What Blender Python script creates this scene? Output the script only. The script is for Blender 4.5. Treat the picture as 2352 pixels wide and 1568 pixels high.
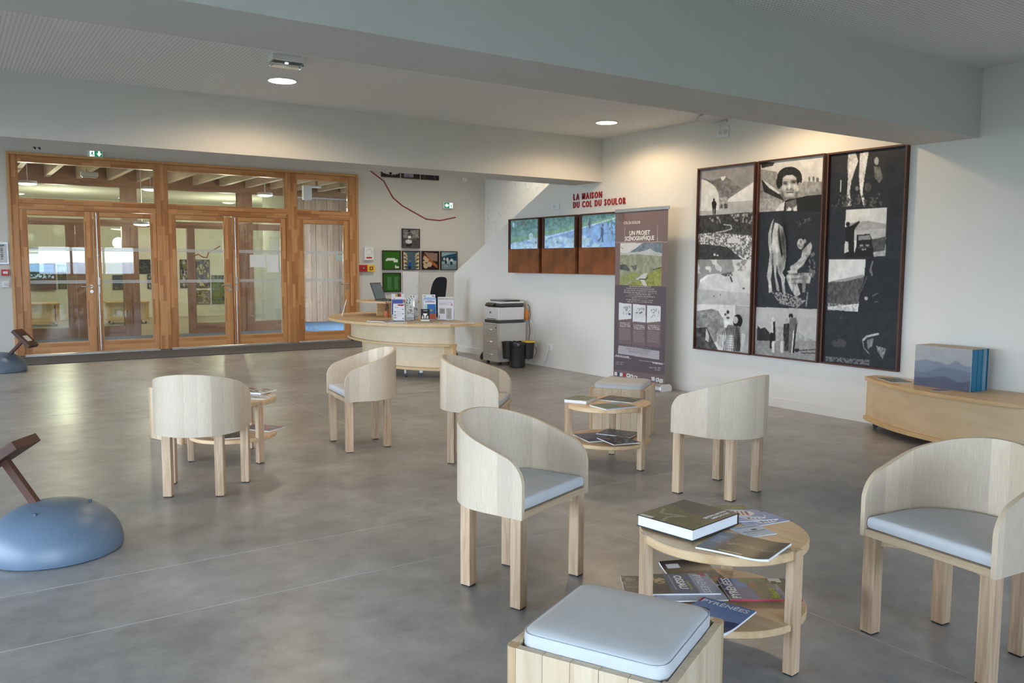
import bpy, math, random
import numpy as np
from mathutils import Matrix, Vector

# ---------------------------------------------------------------- scene reset
for o in list(bpy.data.objects):
    bpy.data.objects.remove(o, do_unlink=True)
scene = bpy.context.scene
COL = scene.collection
PI = math.pi
rnd = random.Random(7)

# ---------------------------------------------------------------- camera
# world: X runs along the door wall, Y away from the camera, Z up (metres)
FPX, YAW, PITCH, ROLL = 1922.48, 0.59588683, -0.09260965, -0.00514587
cd = bpy.data.cameras.new('camera'); cam = bpy.data.objects.new('camera', cd); COL.objects.link(cam)
cd.sensor_fit = 'HORIZONTAL'; cd.sensor_width = 36.0; cd.lens = FPX / 2352 * 36.0
cd.clip_start = 0.05; cd.clip_end = 500
fw = Vector((math.sin(YAW)*math.cos(PITCH), math.cos(YAW)*math.cos(PITCH), math.sin(PITCH)))
rt = fw.cross(Vector((0, 0, 1))).normalized(); dn = fw.cross(rt)
r2 = math.cos(ROLL)*rt + math.sin(ROLL)*dn
d2 = -math.sin(ROLL)*rt + math.cos(ROLL)*dn
cam.matrix_world = Matrix(((r2.x, -d2.x, -fw.x, 0), (r2.y, -d2.y, -fw.y, 0), (r2.z, -d2.z, -fw.z, 1.5), (0, 0, 0, 1)))
scene.camera = cam

# ---------------------------------------------------------------- world, daylight, exposure
SKY = 13.0
w = bpy.data.worlds.new('sky'); scene.world = w; w.use_nodes = True
nt = w.node_tree; nt.nodes.clear()
tc = nt.nodes.new('ShaderNodeTexCoord'); sx = nt.nodes.new('ShaderNodeSeparateXYZ')
cr = nt.nodes.new('ShaderNodeValToRGB'); bg = nt.nodes.new('ShaderNodeBackground'); wo = nt.nodes.new('ShaderNodeOutputWorld')
cr.color_ramp.elements[0].position = 0.0; cr.color_ramp.elements[0].color = (0.76, 0.845, 1.0, 1)
cr.color_ramp.elements[1].position = 0.6; cr.color_ramp.elements[1].color = (0.53, 0.67, 1.0, 1)
nt.links.new(tc.outputs['Generated'], sx.inputs[0]); nt.links.new(sx.outputs['Z'], cr.inputs[0])
nt.links.new(cr.outputs[0], bg.inputs['Color']); nt.links.new(bg.outputs[0], wo.inputs['Surface'])
bg.inputs['Strength'].default_value = SKY

ZH_ = 4.05
def portal(name, loc, rot, sx_, sy_):
    l = bpy.data.lights.new(name, 'AREA'); l.shape = 'RECTANGLE'; l.size = sx_; l.size_y = sy_
    l.cycles.is_portal = True
    o = bpy.data.objects.new(name, l); COL.objects.link(o); o.location = loc; o.rotation_euler = rot
    return o
portal('daylight_front_wide', (-2.3, -2.66, 1.3), (PI/2, 0, PI), 6.6, 2.4)
portal('daylight_front_narrow', (4.22, -2.66, 1.53), (PI/2, 0, PI), 3.15, 1.1)
portal('daylight_left', (-6.06, 4.0, 1.35), (PI/2, 0, -PI/2), 9.0, 2.5)
portal('daylight_hall', (-6.06, 12.7, 1.95), (PI/2, 0, -PI/2), 3.4, 3.7)
portal('daylight_porch', (9.26, 17.1, 1.5), (PI/2, 0, PI/2), 3.2, 3.0)

vs = scene.view_settings
vs.view_transform = 'Standard'
try: vs.look = 'None'
except Exception: pass
vs.exposure = 0.52; vs.gamma = 1.0; vs.use_curve_mapping = False

# ================================================================ materials
def new_mat(name):
    m = bpy.data.materials.new(name); m.use_nodes = True
    n = m.node_tree; n.nodes.clear()
    out = n.nodes.new('ShaderNodeOutputMaterial'); b = n.nodes.new('ShaderNodeBsdfPrincipled')
    n.links.new(b.outputs[0], out.inputs[0])
    return m, n, b
def N(n, t, **kw):
    x = n.nodes.new('ShaderNode' + t)
    for k, v in kw.items(): setattr(x, k, v)
    return x
def L(n, a, b): n.links.new(a, b)
def rgba(c): return (c[0], c[1], c[2], 1)
MAT = {}
def plain(name, c, rough=.5, metal=0., spec=.5, var=.06, scale=8., bump=0., bscale=60., emit=None, trans=0., coat=0.):
    if name in MAT: return MAT[name]
    m, n, b = new_mat(name)
    b.inputs['Roughness'].default_value = rough; b.inputs['Metallic'].default_value = metal
    b.inputs['Specular IOR Level'].default_value = spec
    b.inputs['Coat Weight'].default_value = coat
    t = N(n, 'TexCoord'); no = N(n, 'TexNoise'); no.inputs['Scale'].default_value = scale; no.inputs['Detail'].default_value = 4
    L(n, t.outputs['Object'], no.inputs['Vector'])
    r = N(n, 'ValToRGB'); r.color_ramp.elements[0].position = .3; r.color_ramp.elements[1].position = .7
    r.color_ramp.elements[0].color = rgba([x*(1-var) for x in c]); r.color_ramp.elements[1].color = rgba([min(1, x*(1+var)) for x in c])
    L(n, no.outputs['Fac'], r.inputs[0]); L(n, r.outputs[0], b.inputs['Base Color'])
    if bump:
        n2 = N(n, 'TexNoise'); n2.inputs['Scale'].default_value = bscale; n2.inputs['Detail'].default_value = 3
        L(n, t.outputs['Object'], n2.inputs['Vector'])
        bp = N(n, 'Bump'); bp.inputs['Strength'].default_value = bump; bp.inputs['Distance'].default_value = .01
        L(n, n2.outputs['Fac'], bp.inputs['Height']); L(n, bp.outputs[0], b.inputs['Normal'])
    if emit:
        b.inputs['Emission Color'].default_value = rgba(emit[0]); b.inputs['Emission Strength'].default_value = emit[1]
    if trans: b.inputs['Transmission Weight'].default_value = trans
    MAT[name] = m; return m

def wood(name, c1, c2, axis='Z', stretch=12., scale=30., rough=.45, coord='Object', rand=.12, knots=0.):
    """long-grained wood; the grain runs along axis; each object gets its own tone"""
    if name in MAT: return MAT[name]
    m, n, b = new_mat(name); b.inputs['Roughness'].default_value = rough
    t = N(n, 'TexCoord'); mp = N(n, 'Mapping')
    s = {'X': (1/stretch, 1, 1), 'Y': (1, 1/stretch, 1), 'Z': (1, 1, 1/stretch)}[axis]
    mp.inputs['Scale'].default_value = s
    oi = N(n, 'ObjectInfo'); add = N(n, 'VectorMath', operation='ADD'); mul = N(n, 'Math', operation='MULTIPLY'); mul.inputs[1].default_value = 7.3
    L(n, oi.outputs['Random'], mul.inputs[0]); L(n, t.outputs[coord], add.inputs[0]); L(n, mul.outputs[0], add.inputs[1])
    L(n, add.outputs[0], mp.inputs['Vector'])
    no = N(n, 'TexNoise'); no.inputs['Scale'].default_value = scale; no.inputs['Detail'].default_value = 5; no.inputs['Distortion'].default_value = .6
    L(n, mp.outputs[0], no.inputs['Vector'])
    r = N(n, 'ValToRGB'); r.color_ramp.elements[0].position = .32; r.color_ramp.elements[1].position = .66
    r.color_ramp.elements[0].color = rgba(c2); r.color_ramp.elements[1].color = rgba(c1)
    L(n, no.outputs['Fac'], r.inputs[0])
    hsv = N(n, 'HueSaturation'); mr = N(n, 'MapRange'); mr.inputs['To Min'].default_value = 1-rand; mr.inputs['To Max'].default_value = 1+rand*.6
    L(n, oi.outputs['Random'], mr.inputs['Value']); L(n, mr.outputs[0], hsv.inputs['Value'])
    col = r.outputs[0]
    if knots:
        vo = N(n, 'TexVoronoi'); vo.inputs['Scale'].default_value = 7.5
        L(n, add.outputs[0], vo.inputs['Vector'])
        kr = N(n, 'ValToRGB'); kr.color_ramp.elements[0].position = .07; kr.color_ramp.elements[1].position = .17
        kr.color_ramp.elements[0].color = (.30, .14, .05, 1); kr.color_ramp.elements[1].color = (1, 1, 1, 1)
        L(n, vo.outputs['Distance'], kr.inputs[0])
        mx = N(n, 'MixRGB', blend_type='MULTIPLY'); mx.inputs[0].default_value = knots
        L(n, col, mx.inputs[1]); L(n, kr.outputs[0], mx.inputs[2]); col = mx.outputs[0]
    L(n, col, hsv.inputs['Color']); L(n, hsv.outputs[0], b.inputs['Base Color'])
    bp = N(n, 'Bump'); bp.inputs['Strength'].default_value = .08; bp.inputs['Distance'].default_value = .004
    L(n, no.outputs['Fac'], bp.inputs['Height']); L(n, bp.outputs[0], b.inputs['Normal'])
    MAT[name] = m; return m

def joint_wood(name, vertical, ca, cb, rough=.38):
    """finger-jointed lamella timber: short blocks of differing tone"""
    m, n, b = new_mat(name); b.inputs['Roughness'].default_value = rough
    t = N(n, 'TexCoord'); s = N(n, 'SeparateXYZ'); c = N(n, 'CombineXYZ'); L(n, t.outputs['Object'], s.inputs[0])
    L(n, s.outputs['Z' if vertical else 'X'], c.inputs['X']); L(n, s.outputs['X' if vertical else 'Z'], c.inputs['Y'])
    br = N(n, 'TexBrick'); br.offset = .37; br.squash = 1
    br.inputs['Scale'].default_value = 1; br.inputs['Brick Width'].default_value = .42; br.inputs['Row Height'].default_value = .052
    br.inputs['Mortar Size'].default_value = 0; br.inputs['Bias'].default_value = -.15
    br.inputs['Color1'].default_value = rgba(ca); br.inputs['Color2'].default_value = rgba(cb); br.inputs['Mortar'].default_value = rgba(cb)
    L(n, c.outputs[0], br.inputs['Vector'])
    mp = N(n, 'Mapping'); mp.inputs['Scale'].default_value = (1, 1, .06) if vertical else (.06, 1, 1)
    L(n, t.outputs['Object'], mp.inputs['Vector'])
    no = N(n, 'TexNoise'); no.inputs['Scale'].default_value = 70; no.inputs['Detail'].default_value = 4; L(n, mp.outputs[0], no.inputs['Vector'])
    mr = N(n, 'MapRange'); mr.inputs['To Min'].default_value = .82; mr.inputs['To Max'].default_value = 1.15; L(n, no.outputs['Fac'], mr.inputs['Value'])
    hs = N(n, 'HueSaturation'); L(n, mr.outputs[0], hs.inputs['Value']); L(n, br.outputs['Color'], hs.inputs['Color'])
    L(n, hs.outputs[0], b.inputs['Base Color'])
    MAT[name] = m; return m

def veneer(name):
    """ash veneer in upright strips, UV: u = metres along the shell, v = height"""
    m, n, b = new_mat(name); b.inputs['Roughness'].default_value = .36
    uv = N(n, 'UVMap'); s = N(n, 'SeparateXYZ'); L(n, uv.outputs[0], s.inputs[0])
    oi = N(n, 'ObjectInfo'); a = N(n, 'Math', operation='MULTIPLY_ADD'); a.inputs[1].default_value = 1/.082; L(n, s.outputs['X'], a.inputs[0])
    mu = N(n, 'Math', operation='MULTIPLY'); mu.inputs[1].default_value = 37; L(n, oi.outputs['Random'], mu.inputs[0]); L(n, mu.outputs[0], a.inputs[2])
    fl = N(n, 'Math', operation='FLOOR'); L(n, a.outputs[0], fl.inputs[0])
    wn = N(n, 'TexWhiteNoise', noise_dimensions='1D'); L(n, fl.outputs[0], wn.inputs['W'])
    mp = N(n, 'Mapping'); mp.inputs['Scale'].default_value = (1, .05, 1); L(n, uv.outputs[0], mp.inputs['Vector'])
    ad = N(n, 'VectorMath', operation='ADD'); L(n, mp.outputs[0], ad.inputs[0]); L(n, fl.outputs[0], ad.inputs[1])
    no = N(n, 'TexNoise'); no.inputs['Scale'].default_value = 260; no.inputs['Detail'].default_value = 3; L(n, ad.outputs[0], no.inputs['Vector'])
    r = N(n, 'ValToRGB'); r.color_ramp.elements[0].position = .3; r.color_ramp.elements[1].position = .7
    r.color_ramp.elements[0].color = (.61, .49, .375, 1); r.color_ramp.elements[1].color = (.71, .595, .465, 1)
    L(n, no.outputs['Fac'], r.inputs[0])
    mr = N(n, 'MapRange'); mr.inputs['To Min'].default_value = .84; mr.inputs['To Max'].default_value = 1.14; L(n, wn.outputs['Value'], mr.inputs['Value'])
    hs = N(n, 'HueSaturation'); L(n, mr.outputs[0], hs.inputs['Value']); L(n, r.outputs[0], hs.inputs['Color']); L(n, hs.outputs[0], b.inputs['Base Color'])
    MAT[name] = m; return m

def paint_mat(name, emit=0., rough=.5):
    """flat print: colours stored on the print's own mesh"""
    m, n, b = new_mat(name); b.inputs['Roughness'].default_value = rough
    at = N(n, 'Attribute'); at.attribute_name = 'ink'; b.inputs['Specular IOR Level'].default_value = .35 if rough < .4 else .25
    L(n, at.outputs['Color'], b.inputs['Base Color'])
    if emit:
        L(n, at.outputs['Color'], b.inputs['Emission Color']); b.inputs['Emission Strength'].default_value = emit
        b.inputs['Roughness'].default_value = .35
    MAT[name] = m; return m

def glass_mat(name, tint=(.93, .97, .95)):
    m, n, b = new_mat(name); n.nodes.remove(b)
    out = [x for x in n.nodes if x.type == 'OUTPUT_MATERIAL'][0]
    tr = N(n, 'BsdfTransparent'); tr.inputs[0].default_value = rgba(tint)
    gl = N(n, 'BsdfGlossy'); gl.inputs['Roughness'].default_value = .015; gl.inputs[0].default_value = (1, 1, 1, 1)
    fr = N(n, 'Fresnel'); fr.inputs[0].default_value = 1.62
    mx = N(n, 'MixShader'); L(n, fr.outputs[0], mx.inputs[0]); L(n, tr.outputs[0], mx.inputs[1]); L(n, gl.outputs[0], mx.inputs[2]); L(n, mx.outputs[0], out.inputs[0])
    MAT[name] = m; return m

def floor_mat():
    m, n, b = new_mat('polished_concrete')
    t = N(n, 'TexCoord')
    n1 = N(n, 'TexNoise'); n1.inputs['Scale'].default_value = 1.1; n1.inputs['Detail'].default_value = 12; n1.inputs['Roughness'].default_value = .68
    L(n, t.outputs['Object'], n1.inputs['Vector'])
    r = N(n, 'ValToRGB'); e = r.color_ramp.elements; e[0].position = .36; e[0].color = (.245, .240, .232, 1); e[1].position = .63; e[1].color = (.375, .365, .352, 1)
    L(n, n1.outputs['Fac'], r.inputs[0])
    n2 = N(n, 'TexNoise'); n2.inputs['Scale'].default_value = 5.5; n2.inputs['Detail'].default_value = 9; n2.inputs['Roughness'].default_value = .66; L(n, t.outputs['Object'], n2.inputs['Vector'])
    mr = N(n, 'MapRange'); mr.inputs['From Min'].default_value = .3; mr.inputs['From Max'].default_value = .7; mr.inputs['To Min'].default_value = .76; mr.inputs['To Max'].default_value = 1.2; L(n, n2.outputs['Fac'], mr.inputs['Value'])
    hs = N(n, 'HueSaturation'); L(n, mr.outputs[0], hs.inputs['Value']); L(n, r.outputs[0], hs.inputs['Color']); L(n, hs.outputs[0], b.inputs['Base Color'])
    n3 = N(n, 'TexNoise'); n3.inputs['Scale'].default_value = 1.6; n3.inputs['Detail'].default_value = 2; L(n, t.outputs['Object'], n3.inputs['Vector'])
    m3 = N(n, 'MapRange'); m3.inputs['From Min'].default_value = .3; m3.inputs['From Max'].default_value = .7; m3.inputs['To Min'].default_value = .285; m3.inputs['To Max'].default_value = .36
    L(n, n3.outputs['Fac'], m3.inputs['Value']); L(n, m3.outputs[0], b.inputs['Roughness'])
    b.inputs['Specular IOR Level'].default_value = .55
    MAT['floor'] = m; return m

def perforated_mat():
    """plasterboard with rows of small round perforations"""
    m, n, b = new_mat('perforated_ceiling'); b.inputs['Roughness'].default_value = .8
    t = N(n, 'TexCoord'); s = N(n, 'SeparateXYZ'); L(n, t.outputs['Object'], s.inputs[0])
    outs = []
    for ax in 'XY':
        a = N(n, 'Math', operation='MULTIPLY'); a.inputs[1].default_value = 1/.030; L(n, s.outputs[ax], a.inputs[0])
        f = N(n, 'Math', operation='FRACT'); L(n, a.outputs[0], f.inputs[0])
        d = N(n, 'Math', operation='SUBTRACT'); d.inputs[1].default_value = .5; L(n, f.outputs[0], d.inputs[0])
        q = N(n, 'Math', operation='MULTIPLY'); L(n, d.outputs[0], q.inputs[0]); L(n, d.outputs[0], q.inputs[1]); outs.append(q)
    su = N(n, 'Math', operation='ADD'); L(n, outs[0].outputs[0], su.inputs[0]); L(n, outs[1].outputs[0], su.inputs[1])
    lt = N(n, 'Math', operation='LESS_THAN'); lt.inputs[1].default_value = .075; L(n, su.outputs[0], lt.inputs[0])
    mx = N(n, 'MixRGB'); mx.inputs[1].default_value = (.85, .85, .85, 1); mx.inputs[2].default_value = (.58, .58, .59, 1)
    L(n, lt.outputs[0], mx.inputs[0]); L(n, mx.outputs[0], b.inputs['Base Color'])
    MAT['perforated'] = m; return m

def map_wall_mat():
    """white wall with a fine grey printed relief map"""
    m, n, b = new_mat('printed_map_wall'); b.inputs['Roughness'].default_value = .7
    t = N(n, 'TexCoord')
    nz = N(n, 'TexNoise'); nz.inputs['Scale'].default_value = 2.2; nz.inputs['Detail'].default_value = 8; L(n, t.outputs['Object'], nz.inputs['Vector'])
    mxv = N(n, 'MixRGB', blend_type='LINEAR_LIGHT'); mxv.inputs[0].default_value = .55
    L(n, t.outputs['Object'], mxv.inputs[1]); L(n, nz.outputs['Color'], mxv.inputs[2])
    vo = N(n, 'TexVoronoi', feature='DISTANCE_TO_EDGE'); vo.inputs['Scale'].default_value = 1.9; L(n, mxv.outputs[0], vo.inputs['Vector'])
    r = N(n, 'ValToRGB'); r.color_ramp.elements[0].position = .0; r.color_ramp.elements[0].color = (.46, .47, .48, 1)
    r.color_ramp.elements[1].position = .010; r.color_ramp.elements[1].color = (.76, .77, .77, 1)
    L(n, vo.outputs[0], r.inputs[0]); L(n, r.outputs[0], b.inputs['Base Color'])
    MAT['map_wall'] = m; return m

PAINT = plain('wall_paint', (.735, .715, .68), .75, spec=.25, var=.015, scale=1.5, bump=.03, bscale=220)
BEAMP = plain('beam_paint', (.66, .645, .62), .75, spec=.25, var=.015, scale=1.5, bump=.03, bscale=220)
GREYP = plain('grey_wall_paint', (.625, .61, .585), .75, spec=.25, var=.015, scale=1.5, bump=.03, bscale=220)
DOORP = joint_wood('door_timber_upright', True, (.62, .315, .13), (.35, .13, .04))
DOORH = joint_wood('door_timber_level', False, (.62, .315, .13), (.35, .13, .04))
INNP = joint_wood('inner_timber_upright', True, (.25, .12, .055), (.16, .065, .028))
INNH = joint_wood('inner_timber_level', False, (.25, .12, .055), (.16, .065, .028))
TRIMW = wood('trim_timber', (.60, .34, .15), (.50, .26, .11), 'Z', 14, 40)
VEN = veneer('ash_veneer')
ASH = wood('ash_solid', (.66, .475, .32), (.46, .29, .175), 'Z', 16, 55, .42, rand=.16)
ASHH = wood('ash_solid_level', (.68, .52, .35), (.54, .38, .235), 'X', 14, 45, .42)
PLYE = plain('plywood_edge', (.62, .49, .35), .5, var=.07, scale=60)
BIRCH = wood('birch_panel', (.68, .545, .37), (.63, .495, .32), 'X', 9, 10, .4, rand=.05)
BIRCHE = wood('birch_edge', (.62, .43, .23), (.53, .35, .18), 'X', 10, 40, .45, rand=.05)
PINE = wood('pine_plank', (.72, .58, .42), (.60, .45, .29), 'Z', 10, 26, .45, rand=.10, knots=.75)
PINER = wood('pine_rim', (.60, .42, .25), (.47, .30, .16), 'Z', 10, 30, .45)
TTOP = wood('ash_table_top', (.74, .53, .32), (.61, .40, .215), 'X', 14, 30, .38)
LARCH = wood('larch_board', (.58, .365, .225), (.43, .255, .15), 'Z', 12, 22, .5, rand=.15, knots=.6)
RAFT = wood('rafter_timber', (.56, .43, .29), (.44, .32, .21), 'Y', 12, 22, .55)
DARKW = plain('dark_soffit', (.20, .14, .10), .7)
CUSH = plain('grey_leatherette', (.54, .553, .575), .48, var=.03, scale=12, bump=.06, bscale=300)
STEEL = plain('brushed_steel', (.55, .56, .57), .28, metal=1.)
ALU = plain('satin_aluminium', (.62, .64, .66), .35, metal=.9)
BLACK = plain('black_plastic', (.012, .012, .013), .42)
BLACKM = plain('black_mesh_fabric', (.010, .010, .011), .85, bump=.3, bscale=400)
DGREY = plain('dark_grey_plastic', (.06, .06, .065), .45)
WHITEP = plain('white_plastic', (.74, .75, .76), .38, var=.02)
LGREY = plain('light_grey_laminate', (.62, .62, .61), .45, var=.02)
PAPER = plain('white_paper', (.80, .81, .83), .6, var=.02)
REDP = plain('red_plastic', (.46, .015, .015), .35)
REDS = plain('red_sign_enamel', (.36, .012, .018), .4)
REDL = plain('dark_red_line', (.25, .03, .045), .5)
YELP = plain('yellow_plastic', (.75, .48, .02), .35)
ORAP = plain('orange_plastic', (.75, .22, .02), .4)
CORT = plain('corten_rust', (.20, .062, .014), .6, var=.38, scale=5., bump=.12, bscale=90)
CORTD = plain('corten_dark', (.075, .024, .012), .6, var=.3, scale=7., bump=.1, bscale=90)
FRAMEW = plain('rust_brown_frame', (.075, .022, .010), .5, var=.25, scale=6)
FRAMED = plain('dark_brown_frame', (.030, .012, .010), .45, var=.2)
GREYCEM = plain('blue_grey_lacquer', (.115, .165, .235), .38, var=.05, scale=5, bump=.03, bscale=120)
MATC = plain('entrance_matting', (.115, .105, .098), .95, var=.15, scale=60, bump=.5, bscale=500)
MATB = plain('blue_grey_matting', (.12, .20, .28), .95, var=.12, scale=50, bump=.5, bscale=400)
GREENS = plain('exit_green', (.01, .16, .07), .4, emit=((.01, .20, .09), .6))
LITW = plain('exit_lit_white', (.8, .9, .85), .4, emit=((.85, 1, .92), 1.6))
LAMPD = plain('lamp_diffuser', (.9, .85, .75), .5, emit=((1, .90, .72), 16.))
LAMPC = plain('lamp_diffuser_cool', (.9, .88, .8), .5, emit=((1, .95, .84), 7.))
SILVER = plain('film_strip', (.55, .58, .60), .5)
TEXTW = plain('white_ink', (.86, .85, .83), .6, var=.01)
TEXTR = plain('red_ink', (.36, .03, .04), .6, var=.01)
TEXTP = plain('purple_black_vinyl', (.03, .012, .035), .6)
TEXTG = plain('grey_ink', (.22, .20, .22), .6)
YELG = plain('yellow_green_ink', (.55, .60, .05), .6)
BLUEB = plain('blue_bookcloth', (.008, .17, .33), .5)
FLOORM = floor_mat(); PERF = perforated_mat(); MAPW = map_wall_mat()
INK = paint_mat('printed_ink'); INKG = paint_mat('glossy_print', rough=.32); SCREEN = paint_mat('lit_screen', emit=.30)
GLASS = glass_mat('door_glass'); 
ACRY = glass_mat('clear_acrylic', (.90, .93, .95))

# ================================================================ mesh building
class MB:
    def __init__(s): s.v = []; s.f = []; s.m = []; s.uv = None
    def add(s, vs, fs, mi=0):
        k = len(s.v); s.v += [tuple(p) for p in vs]
        for f in fs: s.f.append(tuple(i+k for i in f)); s.m.append(mi)
        return s
    def box(s, x0, x1, y0, y1, z0, z1, mi=0):
        return s.add([(x0,y0,z0),(x1,y0,z0),(x1,y1,z0),(x0,y1,z0),(x0,y0,z1),(x1,y0,z1),(x1,y1,z1),(x0,y1,z1)],
            [(0,3,2,1),(4,5,6,7),(0,1,5,4),(1,2,6,5),(2,3,7,6),(3,0,4,7)], mi)
    def obox(s, c, ax, ay, az, mi=0):
        """box about c with half-axis vectors"""
        c, ax, ay, az = map(Vector, (c, ax, ay, az)); P = []
        for k in (-1, 1):
            for i, j in ((-1,-1),(1,-1),(1,1),(-1,1)): P.append(c+ax*i+ay*j+az*k)
        return s.add(P, [(0,3,2,1),(4,5,6,7),(0,1,5,4),(1,2,6,5),(2,3,7,6),(3,0,4,7)], mi)
    def prism(s, poly, z0, z1, mi=0, mcap=None, axis='Z'):
        n = len(poly)
        def P(a, b, c): return {'Z': (a, b, c), 'X': (c, a, b), 'Y': (a, c, b)}[axis]
        vs = [P(a, b, z0) for a, b in poly] + [P(a, b, z1) for a, b in poly]
        k = len(s.v); s.v += vs
        mc = mi if mcap is None else mcap
        s.f.append(tuple(k+i for i in reversed(range(n)))); s.m.append(mc)
        s.f.append(tuple(k+n+i for i in range(n))); s.m.append(mc)
        for i in range(n):
            j = (i+1) % n; s.f.append((k+i, k+j, k+n+j, k+n+i)); s.m.append(mi)
        return s
    def tube(s, p0, p1, r0, r1=None, seg=12, mi=0, cap=True):
        r1 = r0 if r1 is None else r1
        p0, p1 = Vector(p0), Vector(p1); d = (p1-p0).normalized()
        u = d.orthogonal().normalized(); v_ = d.cross(u)
        A = [p0+(u*math.cos(2*PI*i/seg)+v_*math.sin(2*PI*i/seg))*r0 for i in range(seg)]
        B = [p1+(u*math.cos(2*PI*i/seg)+v_*math.sin(2*PI*i/seg))*r1 for i in range(seg)]
        fs = [(i, (i+1) % seg, seg+(i+1) % seg, seg+i) for i in range(seg)]
        if cap: fs += [tuple(reversed(range(seg))), tuple(range(seg, 2*seg))]
        return s.add(A+B, fs, mi)
    def path(s, pts, r, seg=8, mi=0):
        """one swept tube through points"""
        pts = [Vector(p) for p in pts]; k = len(s.v); n = len(pts); u = None
        for i, p in enumerate(pts):
            d = (pts[min(i+1, n-1)]-pts[max(i-1, 0)]).normalized()
            u = (d.orthogonal() if u is None else (u-d*u.dot(d))).normalized(); v_ = d.cross(u)
            s.v += [tuple(p+(u*math.cos(2*PI*j/seg)+v_*math.sin(2*PI*j/seg))*r) for j in range(seg)]
        for i in range(n-1):
            for j in range(seg):
                a = k+i*seg; s.f.append((a+j, a+(j+1) % seg, a+seg+(j+1) % seg, a+seg+j)); s.m.append(mi)
        s.f.append(tuple(k+j for j in reversed(range(seg)))); s.m.append(mi)
        s.f.append(tuple(k+(n-1)*seg+j for j in range(seg))); s.m.append(mi)
        return s
    def lathe(s, prof, seg=32, c=(0, 0, 0), mi=0):
        k = len(s.v); n = len(prof)
        for r, z in prof:
            s.v += [(c[0]+r*math.cos(2*PI*j/seg), c[1]+r*math.sin(2*PI*j/seg), c[2]+z) for j in range(seg)]
        for i in range(n-1):
            for j in range(seg):
                a = k+i*seg; s.f.append((a+j, a+(j+1) % seg, a+seg+(j+1) % seg, a+seg+j)); s.m.append(mi)
        s.f.append(tuple(k+j for j in reversed(range(seg)))); s.m.append(mi)
        s.f.append(tuple(k+(n-1)*seg+j for j in range(seg))); s.m.append(mi)
        return s
    def loft(s, rings, mi=0, caps=True):
        k = len(s.v); n = len(rings[0])
        for r in rings: s.v += [tuple(p) for p in r]
        for i in range(len(rings)-1):
            for j in range(n):
                a = k+i*n; s.f.append((a+j, a+(j+1) % n, a+n+(j+1) % n, a+n+j)); s.m.append(mi)
        if caps:
            s.f.append(tuple(k+j for j in reversed(range(n)))); s.m.append(mi)
            s.f.append(tuple(k+(len(rings)-1)*n+j for j in range(n))); s.m.append(mi)
        return s
    def build(s, name, mats, parent=None, smooth=False, bevel=0., world=False, loc=None):
        me = bpy.data.meshes.new(name)
        vs = s.v
        if world and parent is not None:
            pl = parent.location
            vs = [(a-pl.x, b-pl.y, c-pl.z) for a, b, c in vs]
        me.from_pydata(vs, [], s.f); me.update()
        if not isinstance(mats, (list, tuple)): mats = [mats]
        for m in mats: me.materials.append(m)
        if len(mats) > 1: me.polygons.foreach_set('material_index', s.m)
        if s.uv is not None:
            ul = me.uv_layers.new(name='UVMap')
            for p in me.polygons:
                for li in p.loop_indices: ul.data[li].uv = s.uv[me.loops[li].vertex_index]
        if smooth:
            me.polygons.foreach_set('use_smooth', [True]*len(me.polygons))
            try: me.set_sharp_from_angle(angle=math.radians(38))
            except Exception: pass
        me.validate()
        o = bpy.data.objects.new(name, me); COL.objects.link(o)
        if parent is not None: o.parent = parent
        if loc is not None: o.location = loc
        if bevel:
            b = o.modifiers.new('edge', 'BEVEL'); b.width = bevel; b.segments = 2; b.limit_method = 'ANGLE'; b.angle_limit = math.radians(40)
        return o

def tag(o, label, cat=None, group=None, kind=None):
    if label: o['label'] = label
    if cat: o['category'] = cat
    if group: o['group'] = group
    if kind: o['kind'] = kind
    return o
def thing(name, label, cat, loc=(0, 0, 0), rz=0., group=None, kind=None):
    o = bpy.data.objects.new(name, None); COL.objects.link(o); o.empty_display_size = .05
    o.location = loc; o.rotation_euler = (0, 0, rz)
    return tag(o, label, cat, group, kind)
def structure(o, label=None):
    o['kind'] = 'structure'
    if label: o['label'] = label
    return o
def copy_tree(o, parent=None):
    c = o.copy(); COL.objects.link(c); c.parent = parent
    for ch in list(o.children): copy_tree(ch, c)
    return c
def reparent_part(o, p):
    o.parent = p
    return o

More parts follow.
